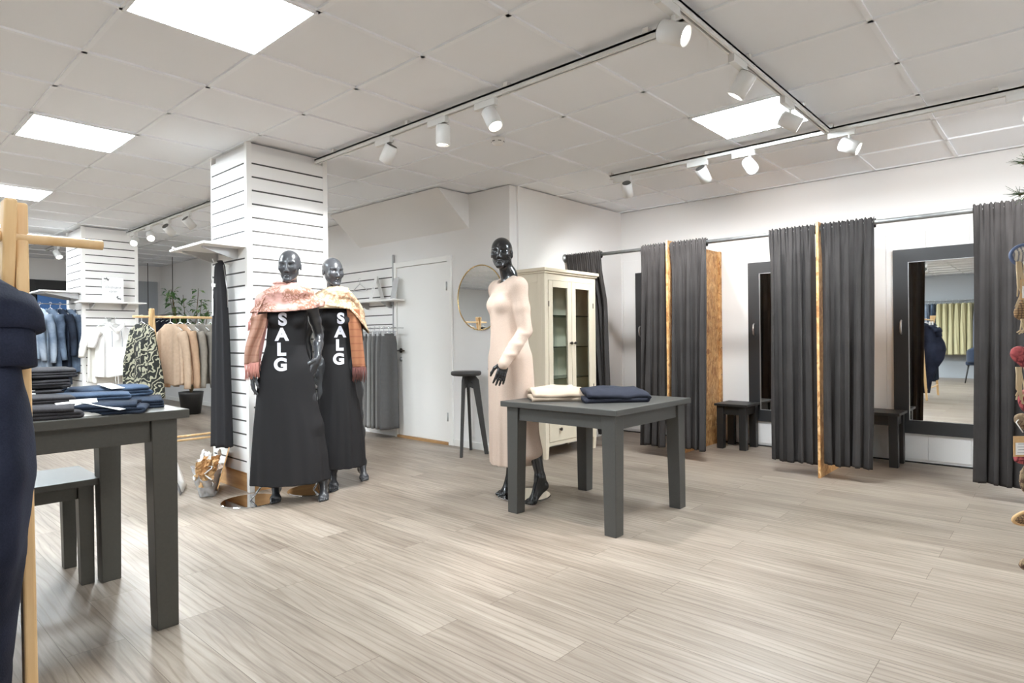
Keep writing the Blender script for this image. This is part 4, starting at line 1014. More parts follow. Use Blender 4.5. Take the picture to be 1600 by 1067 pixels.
def mannequin_knit():
    o, th = O3, math.radians(-107.8)
    t = thing('mannequin', 'black mannequin in a long pale pink knit dress beside the cabinet', 'mannequin', (o[0], o[1], 0), th)
    tN, tF = w2l(o, th, TOE3[0]), w2l(o, th, TOE3[1])
    J = dict(head=(.0, -.040, 1.706), neck=(0, .018, 1.515), chest=(0, .0, 1.335), waist=(0, .012, 1.15), pelvis=(0, .02, .99),
             shR=(-.152, .005, 1.462), elR=(-.185, .05, 1.18), wrR=(-.17, -.0, .97), shL=(.152, .005, 1.462), elL=(.19, .03, 1.165), wrL=(.197, -.135, .955),
             toeL=tN, ankL=(tN[0] + .005, tN[1] + .115, .17), toeR=tF, ankR=(tF[0], tF[1] + .12, .17),
             _handR=((.0, -.2, -1), (1, .2, 0), 1, (.2, .3, .2)), _handL=((-.02, -.30, -.92), (-.9, .35, -.1), -1, (.18, .32, .3)))
    b = body('body', M['mann3'], J, headyaw=.86, headpitch=-.02); b.parent = t
    d = SDF((-.27, -.26, .20), (.27, .27, 1.60), .0045)
    zs = [1.40, 1.33, 1.15, .98, .8, .6, .4, .225]
    d.stack(zs, [0] * 8, [.002, .002, .012, .02, .022, .026, .032, .038], [.12, .146, .146, .162, .166, .166, .166, .168], [.088, .112, .120, .134, .146, .150, .155, .160], folds(21, .3, 1.1, .05))
    d.ell((0, .002, 1.345), (.143, .108, .165), .03)
    for x in (-.06, .06): d.ell((x, -.070, 1.347), (.054, .048, .054), .04)
    d.cone((-.125, .006, 1.452), (.125, .006, 1.452), .056, .056, .06)
    d.cone((-.08, .012, 1.475), (.08, .012, 1.475), .052, .052, .04)
    d.cone((-.045, .02, 1.505), (.045, .02, 1.505), .036, .036, .04)
    for q in 'RL':
        sh, el, wr = (np.array(J[k + q]) for k in ('sh', 'el', 'wr'))
        d.ell(sh, (.060, .060, .066), .03); d.chain([sh, sh * .5 + el * .5, el], [.056, .052, .047], .02)
        d.chain([el, el * .5 + wr * .5, wr + (wr - el) * .06], [.047, .045, .037], .012)
        for k in range(5):    # rucked knit on the forearm
            p = el * (1 - .16 * k - .12) + wr * (.16 * k + .12); d.ell(p + np.array((.008 * (-1) ** k, 0, 0)), (.040, .040, .014), .02)
    for q, sx in (('R', -.082), ('L', .082)):
        hip, an = np.array((sx, .02, .96)), np.array(J['ank' + q]); kn = hip * .48 + an * .52 + np.array((0, -.03, .02))
        d.cone(hip, kn, .10, .075, .06); d.cone(kn, kn * .45 + an * .55, .075, .062, .06)
    d.ell((0, -.024, 1.565), (.070, .088, .078), .012, None, 'sub')
    z = d.ax[2][None, None, :]; d.F = np.maximum(d.F, (.245 - z).astype(np.float32))
    dr = d.mesh('knit_dress', M['knit']); dr.parent = t
    baseplate(t, o, th, BASE3, .19, (J['ankR'][0], J['ankR'][1] + .02, .25))
O2 = (2.572, 4.15); O3 = (3.16, 2.895); TOE3 = ((3.112, 2.698), (3.16, 3.00)); BASE3 = (3.29, 2.87)
mannequin_pair(); mannequin_knit()

# ---------------------------------------------------------------- folded clothes
def folded(name, lbl, cat, x, y, z, rz, L, W, layers, th, m, seed, group=None, sag=.012, taper=0, label_top=None, round_=1.0):
    """a garment folded in layers: an S-shaped strip of cloth in x-z, carried along y"""
    rnd = random.Random(seed)
    t = thing(name, lbl, cat, (x, y, z), rz, group)
    path = []; r = th * .5
    for k in range(layers):
        zz = r + k * th * 1.02; a, b_ = (-L / 2, L / 2) if k % 2 == 0 else (L / 2, -L / 2)
        a += rnd.uniform(-.012, .012); b_ += rnd.uniform(-.012, .012)
        for i in range(15): path.append((lerp(a, b_, i / 14), zz))
        if k < layers - 1:
            sg = 1 if b_ > a else -1
            for i in range(1, 6):
                an = -PI / 2 + PI * i / 6; path.append((b_ + sg * math.cos(an) * r * 1.05, zz + r + math.sin(an) * r * 1.02))
    n = len(path); s1 = rnd.uniform(0, 50)
    H = layers * th
    def sec(u, v):
        px, pz = path[min(n - 1, int(round(v * (n - 1))))]
        q = abs(u - .5) * 2
        yy = (u - .5) * W * (1 - taper * (px / L + .5))
        yy += .008 * fbm(px * 9 + s1, pz * 60, 1)
        dome = 1 + sag / max(H, .01) * (1 - q ** 4) * math.cos(px / L * 2.4) - .22 * round_ * q ** 5
        zz = pz * dome + (.16 + .3 * (round_ > 1)) * th * fbm(px * 9 + s1, yy * 9, pz * 30) * (pz / H)
        return (px + .010 * fbm(yy * 8 + s1, pz * 50, 3), yy, max(th * .32, zz))
    b = MB().grid(lambda u, v: sec(u, v), 26, n)
    o = b.out('cloth', m, t, True, solid=th * .78)
    # closed side hems
    return t
def price_card(parent, x, y, z, rz=0, w=.055, l=.085, tilt=.1, m=None, name='price_tag'):
    Mx = Matrix.Translation((x, y, z)) @ Matrix.Rotation(rz, 4, 'Z') @ Matrix.Rotation(tilt, 4, 'X')
    return MB().box((-w / 2, -l / 2, 0), (w / 2, l / 2, .0012), M=Mx).out(name, m or M['paper'], parent)
m_beige = mat('beige_jersey', (184, 166, 147), .9, spec=.15, bump=.2, bscale=300, var=.03); m_black = mat('black_navy_jersey', (45, 47, 56), .9, spec=.15, bump=.2, bscale=300)
t = folded('folded_sweater', 'folded beige sweater on the middle table', 'sweater', 3.165, 2.475, .712, -.75, .34, .27, 2, .034, m_beige, 3, 'folded sweaters on the middle table', .030, round_=2.2)
MB().tube([(.10 + .018 * math.cos(a * .6), .05 + .012 * math.sin(a * .9), .082 + .004 * math.sin(a)) for a in range(11)], .0035, 6).out('drawstring', M['paper'], t, True)
t = folded('folded_sweater', 'folded black sweater nearer the front corner of the middle table', 'sweater', 3.305, 2.155, .712, -.72, .36, .27, 2, .036, m_black, 8, 'folded sweaters on the middle table', .026, round_=2.0)

jl = 'jeans folded on the left table'
def jeans(lbl, x, y, z, rz, L, W, n, th, m, seed, cards=()):
    t = folded('folded_jeans', lbl, 'jeans', x, y, z, rz - PI, L, W, n, th, m, seed, jl, .006)
    for c in cards: price_card(t, *c)
    MB().tube([(L * .47, -W * .42, n * th * .55), (L * .49, 0, n * th * .62), (L * .47, W * .42, n * th * .55)], .006, 8).out('waistband', m, t, True)
    return t
ZL = .848
jeans('dark blue jeans lying flat at the right end of the left table', .795, 2.87, ZL, 2.9, .27, .24, 3, .013, M['jean_dark'], 21, ((-.03, -.118, .030, .3, .06, .065, .6), ))
jeans('lighter blue jeans on top at the right end of the left table', .77, 2.93, ZL + .044, 3.2, .25, .2, 3, .014, M['jean_blue'], 22, ((-.02, -.085, .046, .4, .06, .075, .25),))
jeans('dark blue jeans with a long white tag in the middle of the left table', .68, 2.70, ZL, 2.75, .26, .17, 3, .014, M['jean_dark'], 23, ((.02, -.075, .034, 1.1, .035, .15, .2), ))
jeans('blue jeans stacked above the middle of the left table', .665, 2.80, ZL + .046, 2.9, .24, .15, 2, .013, M['jean_blue'], 24)
jeans('charcoal jeans with a white tag at the front of the left table', .45, 2.72, ZL, 2.95, .30, .2, 3, .015, M['jean_grey'], 25, ((-.02, -.085, .040, .2, .08, .07, .55), ))
jeans('charcoal jeans flat on top near the front of the left table', .46, 2.80, ZL + .049, 3.0, .30, .18, 2, .012, M['jean_grey'], 26, ())
for k in range(4):
    jeans(('lowest charcoal jeans in the tall stack on the left table', 'second charcoal jeans from the bottom of the tall stack', 'second charcoal jeans from the top of the tall stack', 'topmost charcoal jeans of the tall stack, one end lifted')[k], .52 + .008 * k, 3.2, ZL + .041 * k, 2.95 + .06 * k, .28, .26, 3, .0125, M['jean_grey'], 30 + k, ((.06 - .045 * k, -.132, .022, .15, .055, .035, .9),) if k != 2 else ())
t = thing('price_tag', 'pair of grey-white paper tags at the front of the left table', 'tag', (.60, 2.628, ZL), .15)
Rx = Matrix.Rotation(.75, 4, 'X')
MB().box((-.05, 0, .001), (.045, .075, .003), M=Matrix.Rotation(.25, 4, 'Z') @ Rx).out('card', M['paper'], t); MB().box((-.03, .0, .0), (.055, .085, .002), M=Matrix.Translation((.01, -.012, 0)) @ Matrix.Rotation(-.12, 4, 'Z') @ Rx).out('card', mat('grey_card', (206, 203, 198), .8), t)

# ---------------------------------------------------------------- hanging clothes
def hanger(parent, w=.40, m=None, drop=.085, hook=.055, th=.0028, rail=.0):
    """hook over a rail at the origin, shoulders along local x"""
    b = MB(); pts = [(0, 0, -hook)]
    for k in range(9):
        a = -PI / 2 + k / 8 * PI * 1.25; pts.append((0 + .0, -.016 * math.cos(a) + .0, .0 + .016 * math.sin(a) - .004))
    b.tube(pts, th, 8)
    z = -hook
    b.tube([(-w / 2, 0, z - drop), (-w * .25, 0, z - drop * .45), (0, 0, z), (w * .25, 0, z - drop * .45), (w / 2, 0, z - drop)], th * 1.9, 8, flat=.7)
    b.tube([(-w / 2, 0, z - drop), (0, 0, z - drop - .004), (w / 2, 0, z - drop)], th, 8)
    return b.out('hanger', m or M['whitehang'], parent, True)
def garment(parent, name, m, w=.40, hem=.46, L=.66, th=.07, neck=.15, sleeve=.58, top=-.075, seed=0, sw=.055, folds_=5, vdepth=.06, splay=.05, slope=.07, amp=.018):
    rnd = random.Random(seed); p1, p2, p3 = (rnd.uniform(0, 6.28) for _ in range(3))
    b = MB(); sb = MB(); n = 56
    def fn(u, v):
        t = 2 * PI * u; c, s_ = math.cos(t), math.sin(t)
        hw = interp(v, [0, .10, .16, .5, 1], [neck / 2, w / 2 * .93, w / 2, lerp(w, hem, .5) / 2, hem / 2])
        hd = interp(v, [0, .1, .3, 1], [.022, .03, th / 2, th / 2 * 1.1])
        x = hw * abs(c) ** .55 * (1 if c >= 0 else -1); y = hd * abs(s_) ** .8 * (1 if s_ >= 0 else -1)
        f = amp * math.sin(x / hem * folds_ * 2 * PI + p1 + v * 1.5) * min(1, v * 2) + .5 * amp * math.sin(x / hem * folds_ * 3.6 * PI + p2)* v
        z = top - interp(v, [0, .10, .16, 1], [0, slope, slope + .035, L])
        if v < .1 and s_ < 0: z -= vdepth * (1 - v / .1) * (1 - min(1, abs(x) / (neck / 2)))
        z += .008 * math.sin(x * 20 + p3) * (v > .97)
        return (x, y + f, z)
    b.grid(fn, n, 44, True)
    if sleeve:
        for sg in (-1, 1):
            x0 = sg * (w / 2 - .02); pts = []; rs = []
            for k in range(11):
                q = k / 10
                pts.append((x0 + sg * (.028 * min(1, q * 5) + splay * q), .012 * math.sin(q * 4 + p1 + sg) - .012, top - slope - .02 - sleeve * q)); rs.append(lerp(sw * 1.15, sw * .72, q) * (1 + .06 * math.sin(q * 22 + p2)))
            MB().tube(pts, rs, 16, flat=.62).out('sleeve', m, parent, True)
    o = b.out(name, m, parent, True, solid=.004)
    return o
def hung(name, lbl, cat, loc, rz, m, group, hang_m=None, hw=.38, **k):
    t = thing(name, lbl, cat, loc, rz, group); hanger(t, hw, hang_m); garment(t, 'body', m, **k); return t

# wooden racks
def rack(lbl, x0, x1, y, zbar, ztop, n_foot=.07, f_foot=.25, posts=None):
    t = thing('clothing_rack', lbl, 'clothing rack', ((x0 + x1) / 2, y, 0), 0, 'beech clothing racks')
    cx = (x0 + x1) / 2
    MB().cyl((x0 - cx, 0, zbar), (x1 - cx, 0, zbar), .0125, n=20).out('bar', M['beech'], t, True, bevel=.0)
    for px in posts:
        for sy, f in ((-1, n_foot), (1, f_foot)):
            X = px - cx + (.0 if sy < 0 else -.0255)
            dy = sy * f; a = .0125; c = .026
            vs = []
            for z, yy, k in ((0, dy, .62), (ztop, -sy * .02, 1.0)):
                vs += [(X - a, yy - c * k, z), (X + a, yy - c * k, z), (X + a, yy + c * k, z), (X - a, yy + c * k, z)]
            MB().add(vs, [(0, 3, 2, 1), (4, 5, 6, 7), (0, 1, 5, 4), (1, 2, 6, 5), (2, 3, 7, 6), (3, 0, 4, 7)]).out('leg', M['beech'], t, bevel=.006, seg=3)
    for yy, z in ((-n_foot * .9, .185), (f_foot * .92, .10)):
        MB().cyl((posts[0] - cx, yy, z), (posts[-1] - cx, yy, z), .011, n=14).out('stretcher', M['beech'], t, True)
    return t
rack('beech clothing rack cut by the left edge of the photo', -1.05, .47, 1.83, 1.362, 1.445, .07, .25, (.306, -.9))
rack('beech clothing rack behind the left table with sweaters', 1.942, 3.35, 6.62, 1.355, 1.435, .20, .14, (2.12, 3.2))
g = 'clothes on the rear beech rack'
hung('patterned_dress', 'dark patterned dress with cream zebra strokes at the end of the rear rack', 'dress', (2.02, 6.62, 1.362), 1.83, zebra_mat('zebra_cloth'), g, w=.40, hem=.52, L=.72, th=.10, sleeve=.0, seed=2, amp=.03)
wm = M['plastic']
mb = mat('beige_knit', (184, 160, 138), .95, spec=.1, var=.06, vscale=40, bump=.3, bscale=300); mb2 = mat('tan_knit', (178, 148, 122), .95, spec=.1, var=.06, vscale=40, bump=.3, bscale=300)
mg = mat('grey_melange', (140, 132, 122), .95, spec=.1, var=.08, vscale=40, bump=.3, bscale=300); mg2 = mat('dark_grey_melange', (120, 114, 106), .95, spec=.1, var=.08, vscale=40, bump=.3, bscale=300)
for k, (x, m_, lb) in enumerate(((2.275, mb, 'beige v-neck sweater nearest the post of the rear rack'), (2.365, mb2, 'tan sweater, second on the rear rack'), (2.44, mg, 'light grey sweater, third on the rear rack'), (2.545, mg2, 'dark grey v-neck sweater, fourth on the rear rack'), (2.66, mg, 'grey sweater half behind the front pillar'))):
    t = hung('sweater', lb, 'sweater', (x, 6.62, 1.362), 1.80 - .03 * k, m_, g, w=.40, hem=.44, L=.60, th=.07, sleeve=.55, seed=40 + k, vdepth=.09, splay=.03)
    if k == 0: price_card(t, -.02, -.045, -.30, .2, .04, .001, 1.45, M['kraft']); MB().box((-.02, -.054, -.36), (.025, -.052, -.285)).out('price_tag', M['kraft'], t)
# front-left rack clothes
g = 'dark clothes on the front left rack'
t = thing('navy_jumpsuit', 'dark navy denim garment with turned-up cuff hanging at the left edge', 'garment', (.207, 1.83, 1.374), 1.62, g)
hanger(t, .36, M['whitehang'])
def jump():
    b = MB(); n = 60
    # body: hangs along local x (across the rail), nearest edge bulges at the hip
    zz = [-.12, -.20, -.30, -.40, -.52, -.68, -.85, -1.05, -1.25]
    near = [-.13, -.215, -.26, -.31, -.335, -.30, -.20, -.13, -.10]; far = [.12, .20, .22, .22, .24, .25, .25, .24, .24]; hd = [.035, .05, .058, .064, .07, .066, .058, .05, .046]
    def fn(u, v):
        t_ = 2 * PI * u; z = lerp(-.12, -1.25, v); zs = [-q for q in zz]
        a, c_, h = interp(-z, zs, near), interp(-z, zs, far), interp(-z, zs, hd)
        cx, hw = (a + c_) / 2, (c_ - a) / 2; c, s_ = math.cos(t_), math.sin(t_)
        x = cx + hw * abs(c) ** .7 * (1 if c > 0 else -1); y = h * abs(s_) ** .75 * (1 if s_ > 0 else -1)
        return (x, y + .010 * math.sin(x * 26 + z * 6) + .008 * fbm(x * 5, z * 5, 2), z + .004 * fbm(x * 9, y * 9))
    b.grid(fn, n, 60, True); b.out('body', M['navy'], t, True, solid=.004)
    # sleeve with the wide turned-up cuff at the near shoulder
    s = MB(); s.tube([(-.11, -.0, -.145), (-.17, -.005, -.17), (-.225, -.012, -.24), (-.24, -.015, -.31)], [.05, .062, .062, .058], 22, flat=.75); s.out('sleeve', M['navy'], t, True)
    c = MB(); c.tube([(-.205, -.008, -.175), (-.222, -.010, -.205), (-.232, -.012, -.238)], [.072, .079, .078], 26, flat=.72); c.out('cuff', M['navy'], t, True, bevel=.0)
jump()
for k in range(2):
    MB().box((-.16 + .035 * k, -.012 - .018 * k, -.115), (-.135 + .035 * k, .012 - .018 * k, -.055)).out('clip', M['whitehang'], t, bevel=.003)
for k, x in enumerate((.12, .02, -.1, -.22)):
    t = hung('dark_jeans', 'dark blue jeans hung on the front left rack, seen only in the cubicle mirror', 'jeans', (x, 1.83, 1.374), 1.55, M['jean_dark'], g, hw=.34, w=.30, hem=.34, L=.98, th=.06, neck=.2, sleeve=0, seed=60 + k, slope=.02)
# white tops on the far pillar
g = 'white tops on the far pillar'
def hook(x, y, z, lbl, L=.20):
    t = thing('display_hook', lbl, 'hook', (x, y, z), 0, 'hooks in the slat boards')
    MB().tube([(0, 0, 0), (0, -L, .005), (0, -L - .015, .03)], .005, 8).out('prong', M['chrome'], t, True)
    MB().box((-.02, -.004, -.02), (.02, .001, .02)).out('back_plate', M['alu'], t)
hook(2.43, 9.2, 1.40, 'chrome hook holding the white tops on the far pillar', .24)
m_w = mat('white_cotton', (238, 237, 235), .9, spec=.1, bump=.1, bscale=200); m_w2 = mat('white_lace', (222, 219, 212), .9, spec=.1, bump=.3, bscale=120)
t = hung('white_hoodie', 'white short-sleeved hooded top hanging on the far pillar', 'top', (2.43, 8.985, 1.412), .10, m_w, g, hw=.36, w=.40, hem=.44, L=.66, th=.09, sleeve=.20, sw=.085, seed=71, top=-.075, splay=.06)
MB().grid(lambda u, v: (lerp(-.10, .10, u) * (1 - .25 * v), -.05 - .05 * math.sin(PI * u) - .02 * math.sin(PI * v), -.075 - .10 * math.sin(PI * u) * (.45 + .55 * v) - .01 + .04 * v * (1 - math.sin(PI * u))), 24, 10).out('hood', m_w, t, True, solid=.012)
for sx in (-.05, .055): MB().tube([(sx, -.055, -.16), (sx * 1.1, -.075, -.27), (sx * 1.1, -.072, -.36)], .004, 6).out('drawstring', M['ink'], t, True)
for sx in (-.012, .012): MB().tube([(sx, -.06, -.72), (sx * 1.4, -.062, -.80), (sx, -.062, -.87)], .004, 6).out('hem_tie', m_w, t, True)
price_card(t, .0, -.075, -.24, 0, .04, .07, PI / 2 - .1)
hung('white_shirt', 'second white shirt hanging behind the white hoodie', 'top', (2.36, 9.09, 1.412), .22, m_w2, g, hw=.36, w=.42, hem=.44, L=.72, th=.06, sleeve=.30, sw=.075, seed=72, top=-.09, splay=.07)
# denim jackets on an arm at the left of the far pillar
t = thing('denim_rail', 'rail arm carrying denim jackets at the left of the far pillar', 'display arm', (2.14, 9.5, 1.60))
MB().tube([(0, 0, 0), (-.5, 0, .0), (-.51, 0, .03)], .007, 8).out('arm', M['chrome'], t, True)
MB().box((-.002, -.02, -.03), (.004, .02, .03)).out('back_plate', M['alu'], t)
g = 'denim clothes left of the far pillar'
for k, (x, m_, lb, L, sl) in enumerate(((1.66, 'jean_light', 'pale denim jacket at the left end of the denim rail', .62, .55), (1.76, 'jean_light', 'long pale denim shirt, second from left on the denim rail', 1.05, .58), (1.87, 'jean_mid', 'mid-blue denim jacket with pale cuffs in the middle of the rail', .95, .55), (1.97, 'jean_dark', 'dark denim jacket right of the middle on the rail', .95, .5), (2.06, 'jean_mid', 'blue grey denim jacket nearest the far pillar', .80, .5))):
    t = hung('denim_jacket', lb, 'jacket', (x, 9.5, 1.609), 1.86, M[m_], g, hw=.36, w=.40, hem=.44, L=L, th=.06, sleeve=sl, sw=.06, seed=80 + k, splay=.05)
    MB().grid(lambda u, v: (.085 * math.cos(PI * u) , -.028 - .03 * math.sin(PI * u), -.07 - .05 * v - .03 * math.sin(PI * u)), 16, 4).out('collar', M[m_], t, True, solid=.006)
# long black trousers on the front pillar's left face
t = thing('display_hook', 'white hook holding the long black garment on the front pillar', 'hook', (2.057, 4.75, 1.70), 0, 'hooks in the slat boards')
MB().tube([(0, 0, 0), (-.12, 0, .005), (-.13, 0, .03)], .005, 8).out('prong', M['whitehang'], t, True)
t = thing('long_black_garment', 'long narrow black garment hanging on the left side of the front pillar', 'garment', (1.985, 4.745, 1.705), 0)
def lb(u, v):
    a = 2 * PI * u; hw = interp(v, [0, .03, .12, .5, 1], [.03, .045, .055, .085, .112]); hd = interp(v, [0, .03, 1], [.012, .03, .045])
    c, s_ = math.cos(a), math.sin(a); y = hw * abs(c) ** .6 * (1 if c > 0 else -1); x = hd * abs(s_) ** .8 * (1 if s_ > 0 else -1)
    return (x + .014 * math.sin(y / hw * 7 + .6) * min(1, v * 3) - .005, y, .015 - 1.40 * v + .004 * math.sin(y * 60) * (v > .98))
m_lb = mat('black_trouser_cloth', (45, 44, 46), .85, spec=.2)
MB().grid(lb, 48, 60, True, cap=True).out('cloth', m_lb, t, True)
MB().box((-.048, -.03, -.185), (-.04, .03, -.16), M=Matrix.Rotation(.15, 4, 'X')).out('care_label', M['paper'], t)
MB().box((-.052, .02, -.40), (-.047, .034, -.27)).out('price_tag', M['paper'], t)
MB().tube([(.0, -.05, -.02), (.02, -.06, -.2), (.02, -.075, -.34)], .004, 6).out('hanging_loop', M['alu'], t, True)
# grey trousers on the wall panel
t = thing('clothes_rail', 'short rail with grey trousers under the shelf beside the door', 'rail', (4.345, 5.85, 1.24))
MB().tube([(0, -.28, 0), (-.17, -.28, 0)], .007, 8).out('bracket', M['chrome'], t, True); MB().tube([(0, .28, 0), (-.17, .28, 0)], .007, 8).out('bracket', M['chrome'], t, True)
MB().tube([(-.165, -.36, 0), (-.165, .36, 0)], .008, 10).out('bar', M['chrome'], t, True)
mt = [mat('grey_trouser_%s' % n, c, .85, spec=.2, var=.04, vscale=30) for n, c in (('pale', (150, 149, 147)), ('mid', (122, 121, 120)), ('dark', (92, 91, 91)))]
for k in range(7):
    y = 6.15 - .088 * k
    t = thing('grey_trousers', ('grey trousers farthest from the door on the wall rail', 'second grey trousers from the far end of the wall rail', 'third grey trousers from the far end of the wall rail', 'middle grey trousers of the seven on the wall rail', 'third grey trousers from the door on the wall rail', 'second grey trousers from the door on the wall rail', 'darkest grey trousers, nearest the door on the wall rail')[k], 'trousers', (4.18, y, 1.25), -.10, 'grey trousers on the wall rail')
    def gt(u, v):
        a = 2 * PI * u; c, s_ = math.cos(a), math.sin(a); hw = interp(v, [0, .1, 1], [.085, .10, .115]); hd = interp(v, [0, .08, 1], [.012, .026, .032])
        x = hw * abs(c) ** .6 * (1 if c > 0 else -1); yy = hd * abs(s_) ** .8 * (1 if s_ > 0 else -1)
        return (x, yy + .012 * math.sin(x * 45 + k) * min(1, v * 3), -.075 - 1.06 * v)
    MB().grid(gt, 40, 30, True, cap=True).out('cloth', mt[(0, 0, 1, 0, 1, 1, 2)[k]], t, True)
    b = MB(); b.tube([(0, 0, -.045)] + [(0, -.014 * math.cos(-PI / 2 + j / 7 * PI * 1.2), .014 * math.sin(-PI / 2 + j / 7 * PI * 1.2) - .006) for j in range(8)], .0025, 6); b.tube([(-.1, 0, -.048), (.1, 0, -.048)], .004, 8)
    for sx in (-.075, .075): b.box((sx - .011, -.015, -.10), (sx + .011, .015, -.045))
    b.out('clip_hanger', M['plastic'], t)
t = thing('coat_hanger', 'clear hanger hooked on the slat boards left of the card', 'hanger', (4.31, 6.36, 1.84), -PI / 2)
hanger(t, .30, M['plastic'])

# ---------------------------------------------------------------- back of the shop: suspended rail, plant
t = thing('suspended_rail', 'steel clothes rail hung from the ceiling on two cables at the back', 'rail', (4.0, 11.95, 1.585))
MB().cyl((0, -.78, 0), (0, .95, 0), .014, n=12).out('bar', M['steel'], t, True)
for y in (-.43, .80):
    MB().tube([(0, y, .1), (0, y, ZC - 1.585)], .006, 6).out('cable', M['knob'], t); MB().tube([(0, y - .05, 0), (0, y, .1), (0, y + .05, 0)], .004, 6).out('sling', M['alu'], t)
for k in range(5):
    hung('dark_blouse', 'dark blouse on the suspended rail at the back, mostly hidden', 'top', (4.0, 11.35 + .22 * k, 1.595), .1, m_black, 'dark blouses on the suspended rail', hw=.36, w=.38, hem=.42, L=.7, sleeve=.4, seed=95 + k)
t = thing('potted_plant', 'tall leafy green plant at the back wall beside the suspended rail', 'plant', (3.72, 10.0, 0))
rnd = random.Random(12)
MB().lathe([(.13, 0), (.17, .3), (.175, .34), (.155, .34), (.15, .3)], 28).out('pot', M['dark'], t, True)
st = MB(); lf = MB()
for k in range(9):
    a = rnd.uniform(0, 6.28); r = rnd.uniform(.12, .62); h = rnd.uniform(1.15, 1.95) if k > 2 else rnd.uniform(1.7, 2.0)
    pts = [(0, 0, .3), (r * .3 * math.cos(a), r * .5 * math.sin(a), h * .55), (r * .55 * math.cos(a), r * 1.1 * math.sin(a), h)]
    st.tube(pts, [.012, .008, .004], 6)
    for j in range(34):
        q = rnd.uniform(.45, 1.02); i = 0 if q < .5 else 1; p = Vector(pts[1]).lerp(Vector(pts[2]), (q - .45) / .55)
        d = Vector((rnd.gauss(0, 1), rnd.gauss(0, 1), rnd.gauss(-.2, .6))).normalized(); L = rnd.uniform(.08, .15); wd_ = L * .26
        s_ = d.cross(Vector((0, 0, 1))); s_ = s_.normalized() if s_.length > .01 else Vector((1, 0, 0)); p = p + d * .03; mi = 0 if rnd.random() < .65 else 1
        mid = p + d * L * .5 + Vector((0, 0, .012)); e = p + d * L - Vector((0, 0, .02))
        lf.add([p, mid + s_ * wd_, e, mid - s_ * wd_, mid - Vector((0, 0, .008))], [(0, 1, 4), (1, 2, 4), (2, 3, 4), (3, 0, 4)], mi)
st.out('stem', M['stem'], t, True); lf.out('foliage', [M['leaf'], M['leaf_pale']], t)

# ---------------------------------------------------------------- bags and waste paper at the pillar foot
t = thing('paper_waste_heap', 'heap of brown paper, white hangers and plastic at the foot of the front pillar', 'waste paper', (1.855, 4.68, 0), -.45)
rnd = random.Random(3)
mbag = clear('clear_film', (246, 247, 250), .08, .12, .30)
def bag(u, v):
    a = 2 * PI * u; r = lerp(.10, .135, v) * (1 + .12 * math.sin(5 * a + 3 * v) + .10 * fbm(math.cos(a) * 3, math.sin(a) * 3, v * 4))
    return (r * .62 * math.cos(a) - .02 * v, r * 1.3 * math.sin(a), .003 + .17 * v + .045 * v * math.sin(2 * a + 1))
MB().grid(bag, 60, 24, True).out('plastic_film', mbag, t, True, solid=.002)
MB().box((-.004, -.19, .0), (.004, .19, .30), M=Matrix.Translation((.055, .03, .005)) @ Matrix.Rotation(.26, 4, 'Y') @ Matrix.Rotation(-.30, 4, 'X')).out('cardboard_sheet', M['kraftbag'], t)
for k in range(16):
    dx, dy, z = rnd.uniform(-.06, .05), rnd.uniform(-.14, .12), rnd.uniform(.07, .22); s1, s2 = rnd.uniform(.05, .10), rnd.uniform(.12, .22)
    Mx = Matrix.Translation((dx, dy, z)) @ Matrix.Rotation(rnd.uniform(-.9, .5), 4, 'X') @ Matrix.Rotation(rnd.uniform(-.3, .6), 4, 'Y') @ Matrix.Rotation(rnd.uniform(-1, 1), 4, 'Z')
    def pp(u, v, k=k): return Mx @ Vector(((u - .5) * s1 * .3 + .03 * fbm(u * 6 + k, v * 6, k), (u - .5) * s1, (v - .5) * min(s2, 1.7 * z) + .02 * fbm(u * 4 + k, v * 4, k)))
    MB().grid(pp, 10, 12).out('crumpled_paper', M[('kraftbag', 'paper', 'kraft')[k % 3]], t, False, solid=.002)
for k in range(9):
    c = Vector((rnd.uniform(-.07, .03), rnd.uniform(-.14, .10), rnd.uniform(.08, .25)))
    MB().tube([c + Vector((.03 * math.cos(j * .9 + k), .045 * math.sin(j * .7 + k), .045 * math.sin(j * .5))) for j in range(14)], .004, 6).out('white_tie', M['whitehang'], t, True)
MB().box((-.01, -.012, .20), (.01, .012, .235), M=Matrix.Translation((-.04, -.06, 0))).out('red_label', mat('red_label', (206, 84, 74), .6), t)
t = thing('plastic_board_sleeve', 'clear plastic sleeve of flat cards leaning on the bag by the pillar', 'sleeve', (1.775, 4.88, 0), -.30)
def slv(u, v): return (lerp(-.13, .0, u) * .35 - .10 * v, lerp(-.14, .14, u), .004 + .30 * v + .006 * fbm(u * 5, v * 5))
MB().grid(lambda u, v: slv(u, v), 14, 14).out('film', mbag, t, True, solid=.004)
MB().grid(lambda u, v: tuple(Vector(slv(u * .8 + .1, v * .8 + .05)) + Vector((.014, 0, 0))), 6, 6).out('card', M['paper'], t, True, solid=.008)

